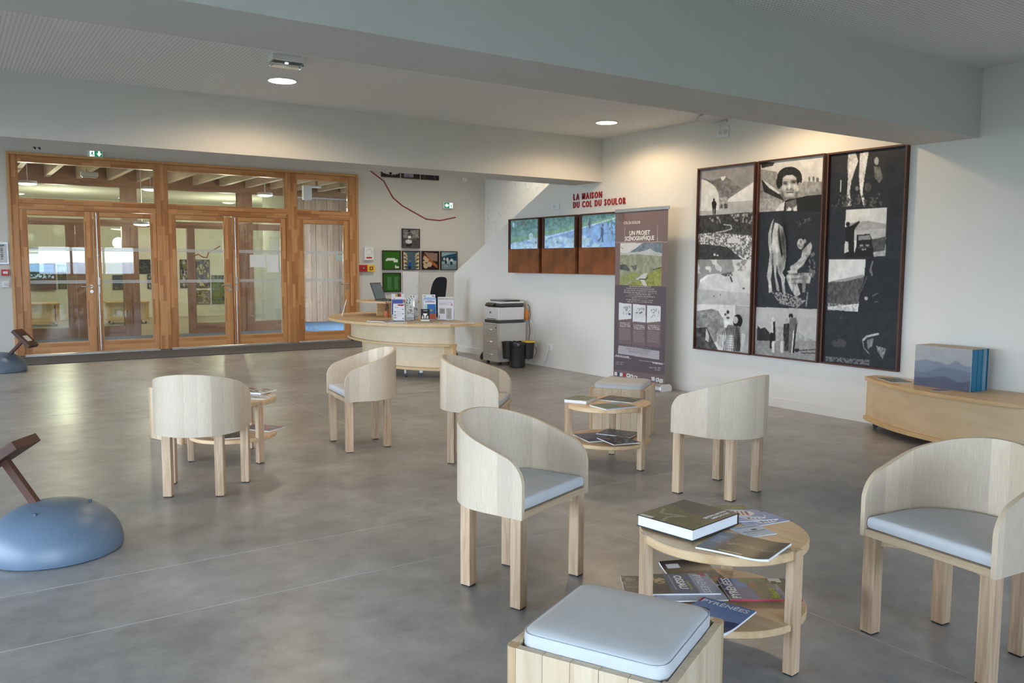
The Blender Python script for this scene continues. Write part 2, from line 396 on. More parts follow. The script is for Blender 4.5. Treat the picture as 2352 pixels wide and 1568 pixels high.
# ---------------------------------------------------------------- prints
def lin(c): return np.where(c <= .04045, c/12.92, ((c+.055)/1.055)**2.4)
class Canvas:
    """a flat print painted in code; coordinates through an optional quad (tl,tr,br,bl)"""
    def __init__(s, nx, ny, base=(.5, .5, .5), quad=None, seed=1):
        s.nx, s.ny = nx, ny; s.rs = np.random.RandomState(seed)
        s.U, s.V = np.meshgrid((np.arange(nx))/(nx-1.), (np.arange(ny))/(ny-1.))
        s.px = np.empty((ny, nx, 3)); s.px[:] = base
        if quad is None: s.X, s.Y = s.U, s.V
        else:
            A = []; B = []
            for (u, v), (x, y) in zip(((0, 0), (1, 0), (1, 1), (0, 1)), quad):
                A.append([u, v, 1, 0, 0, 0, -u*x, -v*x]); B.append(x)
                A.append([0, 0, 0, u, v, 1, -u*y, -v*y]); B.append(y)
            h = np.linalg.solve(np.array(A, float), np.array(B, float))
            d = h[6]*s.U+h[7]*s.V+1
            s.X = (h[0]*s.U+h[1]*s.V+h[2])/d; s.Y = (h[3]*s.U+h[4]*s.V+h[5])/d
        s._n = {}
    def noise(s, fx, fy, octv=3, seed=0):
        key = (fx, fy, octv, seed)
        if key in s._n: return s._n[key]
        rs = np.random.RandomState(seed+11); out = np.zeros_like(s.U); amp = 1.; tot = 0.
        for o in range(octv):
            gx, gy = int(fx*2**o)+2, int(fy*2**o)+2
            g = rs.rand(gy+1, gx+1)
            x = s.U*(gx-1); y = s.V*(gy-1); i = x.astype(int); j = y.astype(int); a = x-i; b = y-j
            a = a*a*(3-2*a); b = b*b*(3-2*b)
            out += amp*((g[j, i]*(1-a)+g[j, i+1]*a)*(1-b)+(g[j+1, i]*(1-a)+g[j+1, i+1]*a)*b); tot += amp; amp *= .6
        s._n[key] = out/tot; return s._n[key]
    def mask_poly(s, pts):
        m = np.zeros(s.X.shape, bool); n = len(pts)
        for i in range(n):
            x0, y0 = pts[i]; x1, y1 = pts[(i+1) % n]
            if y0 == y1: continue
            c = ((y0 > s.Y) != (y1 > s.Y)) & (s.X < (x1-x0)*(s.Y-y0)/(y1-y0)+x0)
            m ^= c
        return m
    def mask_ell(s, cx, cy, rx, ry): return ((s.X-cx)/rx)**2+((s.Y-cy)/ry)**2 < 1
    def mask_line(s, pts, wd):
        m = np.zeros(s.X.shape, bool)
        for (x0, y0), (x1, y1) in zip(pts[:-1], pts[1:]):
            dx, dy = x1-x0, y1-y0; l2 = dx*dx+dy*dy+1e-9
            t = np.clip(((s.X-x0)*dx+(s.Y-y0)*dy)/l2, 0, 1)
            m |= (s.X-x0-t*dx)**2+(s.Y-y0-t*dy)**2 < (wd/2)**2
        return m
    def fill(s, m, c, nz=0., fx=20, fy=20, seed=0, contrast=1.):
        if np.isscalar(c): c = (c, c, c)
        c = np.array(c, float)
        if nz:
            t = (s.noise(fx, fy, 3, seed)-.5)*2*contrast
            s.px[m] = np.clip(c[None, :]+nz*t[m][:, None], 0, 1)
        else: s.px[m] = c
        return s
    def poly(s, pts, c, **k): return s.fill(s.mask_poly(pts), c, **k)
    def ell(s, cx, cy, rx, ry, c, **k): return s.fill(s.mask_ell(cx, cy, rx, ry), c, **k)
    def line(s, pts, wd, c, **k): return s.fill(s.mask_line(pts, wd), c, **k)
    def rect(s, x0, y0, x1, y1, c, **k): return s.poly([(x0, y0), (x1, y0), (x1, y1), (x0, y1)], c, **k)
    def speckle(s, m, thr, c, fx=40, fy=60, seed=3):
        return s.fill(m & (s.noise(fx, fy, 2, seed) > thr), c, nz=.1, fx=fx, fy=fy, seed=seed+1)
    def grad(s, m, c0, c1):
        ys = s.Y[m]; t = ((ys-ys.min())/(np.ptp(ys)+1e-9))[:, None]
        s.px[m] = np.array(c0, float)*(1-t)+np.array(c1, float)*t; return s
    def soft(s, cx, cy, rx, ry, d):
        g = np.exp(-(((s.X-cx)/rx)**2+((s.Y-cy)/ry)**2)); s.px = np.clip(s.px+g[..., None]*np.array(d if not np.isscalar(d) else (d, d, d)), 0, 1); return s
    def finish(s, amp=.10, fx=14, fy=30, grain=.014, blur=1):
        t = (s.noise(fx, fy, 4, 77)-.5)*2; s.px = s.px*(1+amp*2*t[..., None])
        for _ in range(blur):
            p = np.pad(s.px, ((1, 1), (1, 1), (0, 0)), 'edge'); s.px = (p[1:-1, 1:-1]*4+p[:-2, 1:-1]+p[2:, 1:-1]+p[1:-1, :-2]+p[1:-1, 2:])/8
        s.px = np.clip(s.px+grain*s.rs.randn(s.ny, s.nx)[..., None], 0, 1); return s
    def mesh(s, name, w, h, mat, parent=None, curve=None, backing=0.):
        """grid of w x h metres in the local xy plane, lower-left corner at 0"""
        nx, ny = s.nx, s.ny
        x = s.U*w; y = (1-s.V)*h; z = np.zeros_like(x) if curve is None else curve(s.U, 1-s.V)
        co = np.stack([x, y, z], -1).reshape(-1, 3)
        i = np.arange(ny-1)[:, None]*nx+np.arange(nx-1)[None, :]
        q = np.stack([i, i+nx, i+nx+1, i+1], -1).reshape(-1, 4)
        me = bpy.data.meshes.new(name); me.vertices.add(len(co)); me.vertices.foreach_set('co', co.ravel())
        me.loops.add(q.size); me.loops.foreach_set('vertex_index', q.ravel().astype(np.int32))
        me.polygons.add(len(q)); me.polygons.foreach_set('loop_start', np.arange(0, q.size, 4, dtype=np.int32))
        try: me.polygons.foreach_set('loop_total', np.full(len(q), 4, dtype=np.int32))
        except Exception: pass
        me.update(calc_edges=True)
        a = me.color_attributes.new('ink', 'FLOAT_COLOR', 'POINT')
        c = np.ones((nx*ny, 4)); c[:, :3] = lin(np.clip(s.px, 0, 1)).reshape(-1, 3)
        a.data.foreach_set('color', c.ravel())
        me.materials.append(mat); me.validate()
        o = bpy.data.objects.new(name, me); COL.objects.link(o)
        if parent is not None: o.parent = parent
        return o

WALLB = Matrix(((0, 0, -1, 0), (-1, 0, 0, 0), (0, 1, 0, 0), (0, 0, 0, 1)))   # local x -> -Y, y -> Z, normal -> -X
WALLA = Matrix(((1, 0, 0, 0), (0, 0, -1, 0), (0, 1, 0, 0), (0, 0, 0, 1)))    # local x -> X, y -> Z, normal -> -Y
FLAT = Matrix.Identity(4)
def at(o, M, origin):
    o.matrix_local = Matrix.Translation(Vector(origin)) @ M
    return o
def text_mesh(name, s, size, mat, parent, M, origin, align='LEFT', bold=0., ext=.0004, sx=1., shear=0.):
    cu = bpy.data.curves.new('t', 'FONT'); cu.body = s; cu.size = size; cu.align_x = align; cu.offset = bold*size; cu.extrude = ext
    cu.resolution_u = 2; cu.shear = shear
    t = bpy.data.objects.new('t', cu); COL.objects.link(t)
    me = bpy.data.meshes.new_from_object(t); me.name = name
    bpy.data.objects.remove(t, do_unlink=True); bpy.data.curves.remove(cu)
    me.materials.clear(); me.materials.append(mat)
    if sx != 1.: me.transform(Matrix.Diagonal((sx, 1, 1, 1)))
    o = bpy.data.objects.new(name, me); COL.objects.link(o)
    if parent is not None: o.parent = parent
    at(o, M, origin)
    return o

# ================================================================ the room shell
XB, YA, ZC = 7.27, 15.03, 3.14        # photo wall, door wall, lower ceiling
XL, YF = -6.0, -2.6                   # window wall on the left, window wall behind the camera
ZH = 4.05                             # hall ceiling beyond the far beam

fl = structure(MB().box(XL, 9.6, YF, YA+.02, -.14, -.0012).build('floor', plain('joint_filler', (.50, .50, .49), .6)), 'polished grey concrete floor cast in slabs with fine saw-cut joints')
xs = [XL, 3.045, XB+.25, 9.6]; ys = [YF, 3.665, 4.28, 8.58, 9.2, YA+.02]
for i in range(3):
    for j in range(5):
        g = .0048
        MB().box(xs[i]+(g if i else 0), xs[i+1]-(g if i < 2 else 0), ys[j]+(g if j else 0), ys[j+1]-(g if j < 4 else 0), -.0012, 0).build('slab', FLOORM, fl)

structure(MB().prism([(YF, 0), (12.505, 0), (12.505, 1.334), (8.70, 3.16), (YF, 3.16)], XB, XB+.2, axis='X').build('wall_right', PAINT), 'cream painted wall with a sloping top edge at its far end')
structure(MB().box(XL, .868, YA, YA+.3, 0, ZH).box(6.612, 9.7, YA, YA+.3, 0, ZH).box(.868, 6.612, YA, YA+.3, 3.165, ZH).build('wall_back', GREYP), 'pale grey end wall around the wide timber glazed doors')
structure(MB().box(9.49, 9.7, 6.5, YA, 0, ZH).build('wall_stairwell', MAPW), 'white wall printed with a fine grey relief map beyond the sloping parapet')
structure(MB().box(XB+.2, 9.7, 6.3, 6.5, 0, ZH).build('wall_stairwell_end', PAINT))
structure(MB().prism([(6.5, 0), (12.4, 0), (12.4, 1.1), (6.5, 3.0)], XB+.21, 9.48, axis='X').build('stair_flight', PAINT), 'solid underside of the stair behind the sloping parapet')
structure(MB().box(XL-.2, XB+.2, YF-.2, 8.614, ZC, ZC+.12).build('ceiling', PERF), 'grey-white ceiling of finely perforated panels')
structure(MB().box(XL-.2, 9.7, 9.0, YA+.3, ZH, ZH+.15).box(XB+.2, 9.7, 6.3, 9.0, ZH, ZH+.15).build('ceiling_hall', PAINT), 'high hall ceiling hidden above the far beam')
structure(MB().box(XL-.1, XB, 3.73, 4.313, 2.575, ZC).build('ceiling_beam', BEAMP), 'deep painted ceiling beam nearest the camera, crossing the picture')
structure(MB().box(XL-.1, XB, 8.614, 9.204, 2.578, ZH).build('ceiling_beam', BEAMP), 'deep painted ceiling beam in front of the glazed doors')
# closing wall above the parapet where the beam meets the stairwell
structure(MB().box(XB, XB+.2, 6.3, 8.9, 3.16, ZH).build('wall_upper_right', PAINT))

def window_wall(name, label, openings, axis):
    mb = MB(); H = ZH
    if axis == 'Y':        # plane at YF, openings (x0,x1,z0,z1)
        x = XL-.2
        for x0, x1, z0, z1 in openings:
            mb.box(x, x0, YF-.2, YF, 0, H)
            if z0 > 0: mb.box(x0, x1, YF-.2, YF, 0, z0)
            mb.box(x0, x1, YF-.2, YF, z1, H); x = x1
        mb.box(x, XB+.2, YF-.2, YF, 0, H)
    else:
        y = YF
        for y0, y1, z0, z1 in openings:
            mb.box(XL-.2, XL, y, y0, 0, H)
            if z0 > 0: mb.box(XL-.2, XL, y0, y1, 0, z0)
            mb.box(XL-.2, XL, y0, y1, z1, H); y = y1
        mb.box(XL-.2, XL, y, YA+.3, 0, H)
    return structure(mb.build(name, PAINT), label)
window_wall('wall_front', 'painted wall behind the camera with windows', [(-5.6, 1.0, .1, 2.5), (2.65, 5.8, 1.0, 2.06)], 'Y')
window_wall('wall_left', 'painted wall with a long window on the left', [(-.5, 8.5, .1, 2.6), (11.0, 14.4, .1, 3.8)], 'X')
def window(name, axis, a0, a1, z0, z1, nbar):
    p = thing(name, None, None, ((a0+a1)/2, YF-.1, z0) if axis == 'Y' else (XL-.1, (a0+a1)/2, z0), kind='structure')
    p['label'] = 'tall timber-framed window letting in daylight'
    def bx(a, b, za, zb, d0=-.13, d1=-.07):
        return MB().box(a, b, YF+d0, YF+d1, za, zb) if axis == 'Y' else MB().box(XL+d0, XL+d1, a, b, za, zb)
    bx(a0, a1, z0, z0+.07).build('window_rail', TRIMW, p, world=True)
    bx(a0, a1, z1-.07, z1).build('window_rail', TRIMW, p, world=True)
    for k in range(nbar+1):
        a = a0+.04+(a1-a0-.08)*k/nbar
        bx(a-.04, a+.04, z0+.07, z1-.07).build('window_post', TRIMW, p, world=True)
        if k < nbar:
            b = a0+.04+(a1-a0-.08)*(k+1)/nbar
            bx(a+.04, b-.04, z0+.07, z1-.07, -.102, -.098).build('pane', GLASS, p, world=True)
window('window_1', 'Y', -5.6, 1.0, .1, 2.5, 5)
window('window_2', 'Y', 2.65, 5.8, 1.0, 2.06, 3)
window('window_3', 'X', -.5, 8.5, .1, 2.6, 6)
window('window_7', 'X', 11.0, 14.4, .1, 3.8, 3)

# land outside the windows
structure(MB().box(-120, 60, -140, YF-.3, -1.2, -.9).box(-120, XL-.3, YF-.3, 60, -1.2, -.9).box(9.3, 60, YF-.3, 60, -1.2, -.9).build('ground', plain('meadow', (.10, .115, .05), .9, var=.3, scale=.3)), 'meadow outside')
nxh = 60; ridge = MB(); rs = np.random.RandomState(4); hh = np.convolve(rs.rand(nxh+8), np.ones(5)/5, 'same')[4:-4]
top = [(-90+180*i/(nxh-1), -75, -.3+3.2*hh[i]) for i in range(nxh)]; bot = [(x, -35, -1.) for x, y, z in top]; bk = [(x, -110, -1.) for x, y, z in top]
ridge.v = bot+top+bk
for i in range(nxh-1):
    ridge.f += [(i, i+1, nxh+i+1, nxh+i), (nxh+i, nxh+i+1, 2*nxh+i+1, 2*nxh+i)]; ridge.m += [0, 0]
structure(ridge.build('hillside', plain('hill_sunlit_tone', (.40, .37, .35), .9, var=.35, scale=.25), smooth=True), 'bare mountain slope outside')  # slope colour lightened to stand in for sunlight on it

# baseboards
structure(MB().box(XB-.012, XB, YF, 12.505, 0, .095).build('baseboard_right', PAINT), 'low cream skirting along the photo wall')
structure(MB().box(XL, .866, YA-.012, YA, 0, .095).box(6.614, 9.49, YA-.012, YA, 0, .095).build('baseboard_back', GREYP), 'low pale skirting along the end wall')

# ================================================================ glazed timber doors in the end wall
fr = thing('door_frame', None, None, (3.74, 15.0, 0), kind='structure'); fr['label'] = 'wide orange-brown timber frame holding the glazed doors and transom lights'
def fp(name, x0, x1, y0, y1, z0, z1, m, bev=.004): return MB().box(x0, x1, y0, y1, z0, z1).build(name, m, fr, bevel=bev, world=True)
YFn = 14.985
fp('trim', .868, .908, YFn-.005, 15.2, 0, 3.165, TRIMW); fp('trim', 6.565, 6.612, YFn-.005, 15.2, 0, 3.165, TRIMW)
fp('trim', .908, 6.565, YFn-.005, 15.2, 3.122, 3.165, TRIMW)
for x0, x1 in ((.908, 1.005), (2.992, 3.082), (3.082, 3.175), (5.208, 5.305), (5.305, 5.415), (6.437, 6.565)):
    fp('post', x0, x1, YFn+.025 if x0 not in (3.082, 5.305) else YFn+.018, 15.17, .03, 3.122, DOORP)
for x0, x1 in ((1.005, 2.992), (3.175, 5.208), (5.415, 6.437)):
    fp('head_rail', x0, x1, YFn+.03, 15.17, 3.02, 3.122, DOORH)
    fp('transom_rail', x0, x1, YFn+.03, 15.17, 2.30, 2.39, DOORH)
    fp('transom_rail', x0, x1, YFn+.022, 15.17, 2.39, 2.472, DOORH)
    fp('glazing_bead', x0+.0, x0+.018, 15.035, 15.07, 2.472, 3.02, TRIMW, .002); fp('glazing_bead', x1-.018, x1, 15.035, 15.07, 2.472, 3.02, TRIMW, .002)
    fp('threshold', x0, x1, YFn+.02, 15.17, .0, .032, ALU, .002)
for k, (x0, x1) in enumerate(((1.005, 2.992), (3.175, 5.208), (5.415, 6.437))):
    wi = thing('window_%d' % (k+4), None, None, ((x0+x1)/2, 15.07, 2.472), kind='structure')
    wi['label'] = ['clear transom light over the left double door', 'clear transom light over the middle double door', 'short transom light over the single door'][k]
    MB().box(x0+.018, x1-.018, 15.07, 15.082, 2.474, 3.018).build('pane', GLASS, wi, world=True)

def leaf(k, x0, x1, g0, g1, label, lever=0, rod=None, bands=((1.151, 1.205), (1.668, 1.724))):
    d = thing('door_%d' % k, None, None, ((x0+x1)/2, 15.05, .04), kind='structure'); d['label'] = label
    b = lambda name, X0, X1, Z0, Z1, m, y0=15.022, y1=15.095, bv=.004: MB().box(X0, X1, y0, y1, Z0, Z1).build(name, m, d, bevel=bv, world=True)
    b('stile', x0+.003, g0-.012, .045, 2.292, DOORP); b('stile', g1+.012, x1-.003, .045, 2.292, DOORP)
    b('bottom_rail', g0-.012, g1+.012, .045, .205, DOORH); b('top_rail', g0-.012, g1+.012, 2.222, 2.292, DOORH)
    b('glazing_bead', g0-.012, g0, .205, 2.222, TRIMW, 15.03, 15.06, .002); b('glazing_bead', g1, g1+.012, .205, 2.222, TRIMW, 15.03, 15.06, .002)
    b('glazing_bead', g0, g1, .205, .217, TRIMW, 15.03, 15.06, .002); b('glazing_bead', g0, g1, 2.21, 2.222, TRIMW, 15.03, 15.06, .002)
    pn = b('pane', g0, g1, .217, 2.21, GLASS, 15.058, 15.068, 0)
    for z0, z1 in bands:
        mb = MB(); n = 3; hgt = (z1-z0)
        for q in range(n): mb.box(g0, g1, 15.0555, 15.0575, z0+hgt*q/n, z0+hgt*q/n+hgt*.22)
        mb.build('glass_stripe', SILVER, d, world=True)
    if lever:
        hx = x1-.055
        h = MB().tube((hx, 15.022, 1.10), (hx, 15.012, 1.10), .026, seg=20).tube((hx, 15.014, 1.10), (hx, 14.955, 1.10), .010).tube((hx+.012, 14.96, 1.10), (hx-.155, 14.96, 1.10), .0105).build('lever_handle', STEEL, d, smooth=True, world=True)
        MB().tube((hx, 15.022, 1.02), (hx, 15.010, 1.02), .026, seg=20).build('lock_rose', STEEL, d, smooth=True, world=True)
    if rod:
        MB().tube((rod, 15.004, .06), (rod, 15.004, 2.28), .0095, seg=10).build('panic_rod', STEEL, d, smooth=True, world=True)
        hs = MB().box(rod-.018, rod+.018, 14.975, 15.02, 1.12, 1.245).box(rod-.016, rod+.016, 14.978, 15.02, .985, 1.10).build('panic_latch', ALU, d, bevel=.004, world=True)
        for z in (.14, .62, 1.60, 2.2): MB().box(rod-.013, rod+.013, 14.992, 15.02, z-.012, z+.012).build('rod_guide', STEEL, d, world=True)
leaf(1, 1.005, 2.03, 1.118, 1.903, 'left leaf of the left glazed double door, with lever handle', 1)
leaf(2, 2.04, 2.992, 2.138, 2.890, 'right leaf of the left glazed double door, with upright panic rod', rod=2.082)
leaf(3, 3.175, 4.225, 3.302, 4.088, 'left leaf of the middle glazed double door, with lever handle', 1)
leaf(4, 4.235, 5.208, 4.350, 5.105, 'right leaf of the middle glazed double door, with two white notices', rod=4.285)
leaf(5, 5.415, 6.437, 5.538, 6.316, 'single glazed timber door beside the reception desk', 1)

for i, (x0, x1, z0, z1, lb) in enumerate(((4.545, 4.835, 1.415, 1.635, 'white landscape notice taped to the middle door glass'), (4.855, 5.062, 1.325, 1.64, 'white portrait notice taped to the middle door glass'))):
    tag(MB().box(x0, x1, 15.0535, 15.0548, z0, z1).build('paper_notice', PAPER), lb, 'notice', 'notices on the door glass')
tag(MB().box(6.17, 6.305, 15.0535, 15.0548, 1.545, 1.645).build('window_sticker', plain('pale_green_film', (.42, .56, .52), .4)), 'small pale green sticker on the single door glass', 'sticker')

# entrance matting
tag(MB().box(.72, 6.62, 13.87, 14.975, .001, .012).build('entrance_mat', MATC, bevel=.003), 'long dark grey mat lying before the glazed doors', 'mat')

# ---------------------------------------------------------------- porch and the room beyond the doors
structure(MB().box(-.6, 9.2, YA+.02, 24.5, -.12, -.004).build('floor_porch', plain('beyond_floor', (.33, .29, .21), .35, var=.06, scale=2)), 'floor of the porch and the room beyond')
structure(MB().box(.5, 6.6, 15.2, 18.36, -.004, .004).build('floor_matting', MATC), 'grey matting on the porch floor')
structure(MB().box(6.6, 9.0, 15.33, 20.3, -.004, .006).build('floor_carpet', MATB), 'blue-grey matting before the boarded wall')
structure(MB().box(-.8, -.6, 15.33, 24.5, 0, 3.7).build('wall_porch_left', PAINT))
structure(MB().box(9.0, 9.2, 15.33, 15.5, 0, 3.7).box(9.0, 9.2, 18.7, 20.7, 0, 3.7).box(9.0, 9.2, 15.5, 18.7, 3.0, 3.7).build('wall_porch_right', PAINT), 'porch side wall with a wide outside opening')
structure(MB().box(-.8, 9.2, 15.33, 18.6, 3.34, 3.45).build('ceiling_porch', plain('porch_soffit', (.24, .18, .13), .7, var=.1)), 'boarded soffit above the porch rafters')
raf = thing('porch_rafters', None, None, (3.4, 16.9, 3.09), kind='structure'); raf['label'] = 'row of pale timber rafters over the porch'
for k in range(17):
    x = -.45+.542*k
    MB().box(x-.045, x+.045, 15.33, 18.33, 3.10, 3.338).build('rafter', RAFT, raf, world=True)
# inner glazed screen
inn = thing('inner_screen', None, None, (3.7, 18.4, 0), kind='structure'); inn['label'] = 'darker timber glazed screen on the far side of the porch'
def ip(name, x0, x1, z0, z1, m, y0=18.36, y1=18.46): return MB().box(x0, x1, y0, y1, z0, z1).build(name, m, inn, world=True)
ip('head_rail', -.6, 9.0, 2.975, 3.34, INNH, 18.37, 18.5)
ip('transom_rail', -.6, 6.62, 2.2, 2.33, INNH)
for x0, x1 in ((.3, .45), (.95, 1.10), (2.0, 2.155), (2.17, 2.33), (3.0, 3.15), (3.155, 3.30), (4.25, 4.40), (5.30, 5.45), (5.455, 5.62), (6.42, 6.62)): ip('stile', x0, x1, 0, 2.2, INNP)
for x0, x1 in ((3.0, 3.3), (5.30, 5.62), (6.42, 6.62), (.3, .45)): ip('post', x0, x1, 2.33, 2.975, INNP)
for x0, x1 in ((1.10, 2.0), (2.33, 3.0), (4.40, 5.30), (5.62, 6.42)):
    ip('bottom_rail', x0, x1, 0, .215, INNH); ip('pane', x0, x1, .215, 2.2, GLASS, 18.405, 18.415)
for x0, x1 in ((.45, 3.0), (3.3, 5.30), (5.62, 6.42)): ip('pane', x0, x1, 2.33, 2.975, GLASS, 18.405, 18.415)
# boarded wall on the right of the porch
bw = thing('wall_boarded', None, None, (7.8, 20.4, 0), kind='structure'); bw['label'] = 'wall of upright knotty larch boards seen through the single door'
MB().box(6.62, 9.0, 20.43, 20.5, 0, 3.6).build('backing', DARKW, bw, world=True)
x = 6.64; k = 0
while x < 8.98:
    wd = (.145, .17, .13, .16, .15)[k % 5]
    MB().box(x, min(x+wd-.006, 8.99), 20.405+.006*(k % 2), 20.43, .01, 3.6).build('board', LARCH, bw, world=True); x += wd; k += 1
structure(MB().box(6.5, 6.62, 18.46, 20.43, 0, 3.6).box(7.65, 7.85, 20.5, 24.4, 0, 3.2).box(6.62, 7.7, 20.5, 20.6, 0, 3.2).build('wall_beyond_right', plain('beyond_paint', (.66, .645, .55), .8, var=.02)))
structure(MB().box(-.8, 7.85, 24.28, 24.45, 0, 3.2).build('wall_beyond', MAT['beyond_paint']), 'cream far wall of the room beyond the porch')
structure(MB().box(-.8, 9.2, 18.5, 24.45, 3.1, 3.25).build('ceiling_beyond', PAINT))
def warm_point(name, loc, e, c=(1, .86, .62), r=.12):
    l = bpy.data.lights.new(name, 'POINT'); l.energy = e; l.color = c; l.shadow_soft_size = r
    o = bpy.data.objects.new(name, l); COL.objects.link(o); o.location = loc; return o
def disc_lamp(x, y, z, label, group, e, cool=False):
    t = thing('ceiling_lamp', label, 'lamp', (x, y, z), group=group)
    MB().lathe([(.155, .0), (.155, .035), (.145, .05), (.0, .05)], 32).build('housing', WHITEP, t, smooth=True)
    MB().lathe([(.0, -.028), (.08, -.024), (.13, -.012), (.145, 0), (.0, .001)], 32).build('diffuser', LAMPC, t, smooth=True)
    warm_point('lamp_glow', (x, y, z-.3), e, (1, .92, .76))
    return t
for lx, lz, lb in ((1.30, 2.855, 'round white lamp glowing below the porch rafters at far left'), (3.32, 2.86, 'round white lamp glowing below the porch rafters behind the mullion'), (5.50, 2.86, 'round white lamp glowing below the porch rafters, rightmost of three'), (3.15, 2.20, 'lowest round white lamp, hanging in the porch behind the second door leaf')):
    lo_ = disc_lamp(lx, 17.1, lz, lb, 'porch lamps', 12)
    MB().tube((0, 0, .05), (0, 0, 3.339-lz), .008).build('stem', WHITEP, lo_)
warm_point('beyond_glow', (2.2, 21.4, 2.2), 62, (1, .9, .66)); warm_point('beyond_glow', (6.0, 21.6, 2.2), 62, (1, .9, .66))
# emergency light boxes in the porch
t = thing('emergency_light', 'white emergency light box under the porch rafters', 'light box', (2.26, 16.9, 3.0215)); MB().box(-.14, .14, -.05, .05, 0, .078).build('housing', WHITEP, t, bevel=.008); MB().box(-.12, .12, -.04, .04, -.02, 0).build('lens', plain('lens_grey', (.5, .52, .53), .2), t, bevel=.006)
t = thing('sensor_box', 'white box hanging below the porch rafters behind the short transom', 'light box', (6.35, 17.0, 2.80)); MB().box(-.09, .09, -.05, .05, 0, .295).build('housing', WHITEP, t, bevel=.006)
MB().box(.09, .30, -.04, .04, .255, .295).build('arm', WHITEP, t, bevel=.004)

# ================================================================ pictures and prints
def framed(M, origin, w_, h_, cv, label, cat='picture', group=None, fw_=.016, depth=.035, fmat=FRAMED, ink=INK, name='framed_picture', recess=.012):
    t = thing(name, label, cat, origin, group=group)
    mb = MB().box(0, w_, 0, fw_, 0, depth).box(0, w_, h_-fw_, h_, 0, depth).box(0, fw_, fw_, h_-fw_, 0, depth).box(w_-fw_, w_, fw_, h_-fw_, 0, depth)
    at(mb.build('frame', fmat, t), M, (0, 0, 0))
    at(MB().box(fw_, w_-fw_, fw_, h_-fw_, 0, depth-recess-.002).build('backing', FRAMED, t), M, (0, 0, 0))
    p = cv.mesh('print', w_-2*fw_, h_-2*fw_, ink, t)
    n = M.to_3x3() @ Vector((fw_, fw_, depth-recess)); at(p, M, n)
    return t

def photo_blotch(seed, c0, c1, c2, nx=40, ny=40):
    c = Canvas(nx, ny, c0, seed=seed)
    a = c.noise(4, 4, 3, seed); b = c.noise(9, 9, 3, seed+5)
    c.fill(a > .52, c1, nz=.15, fx=14, fy=14, seed=seed); c.fill((b > .56), c2, nz=.15, fx=18, fy=18, seed=seed+2)
    return c

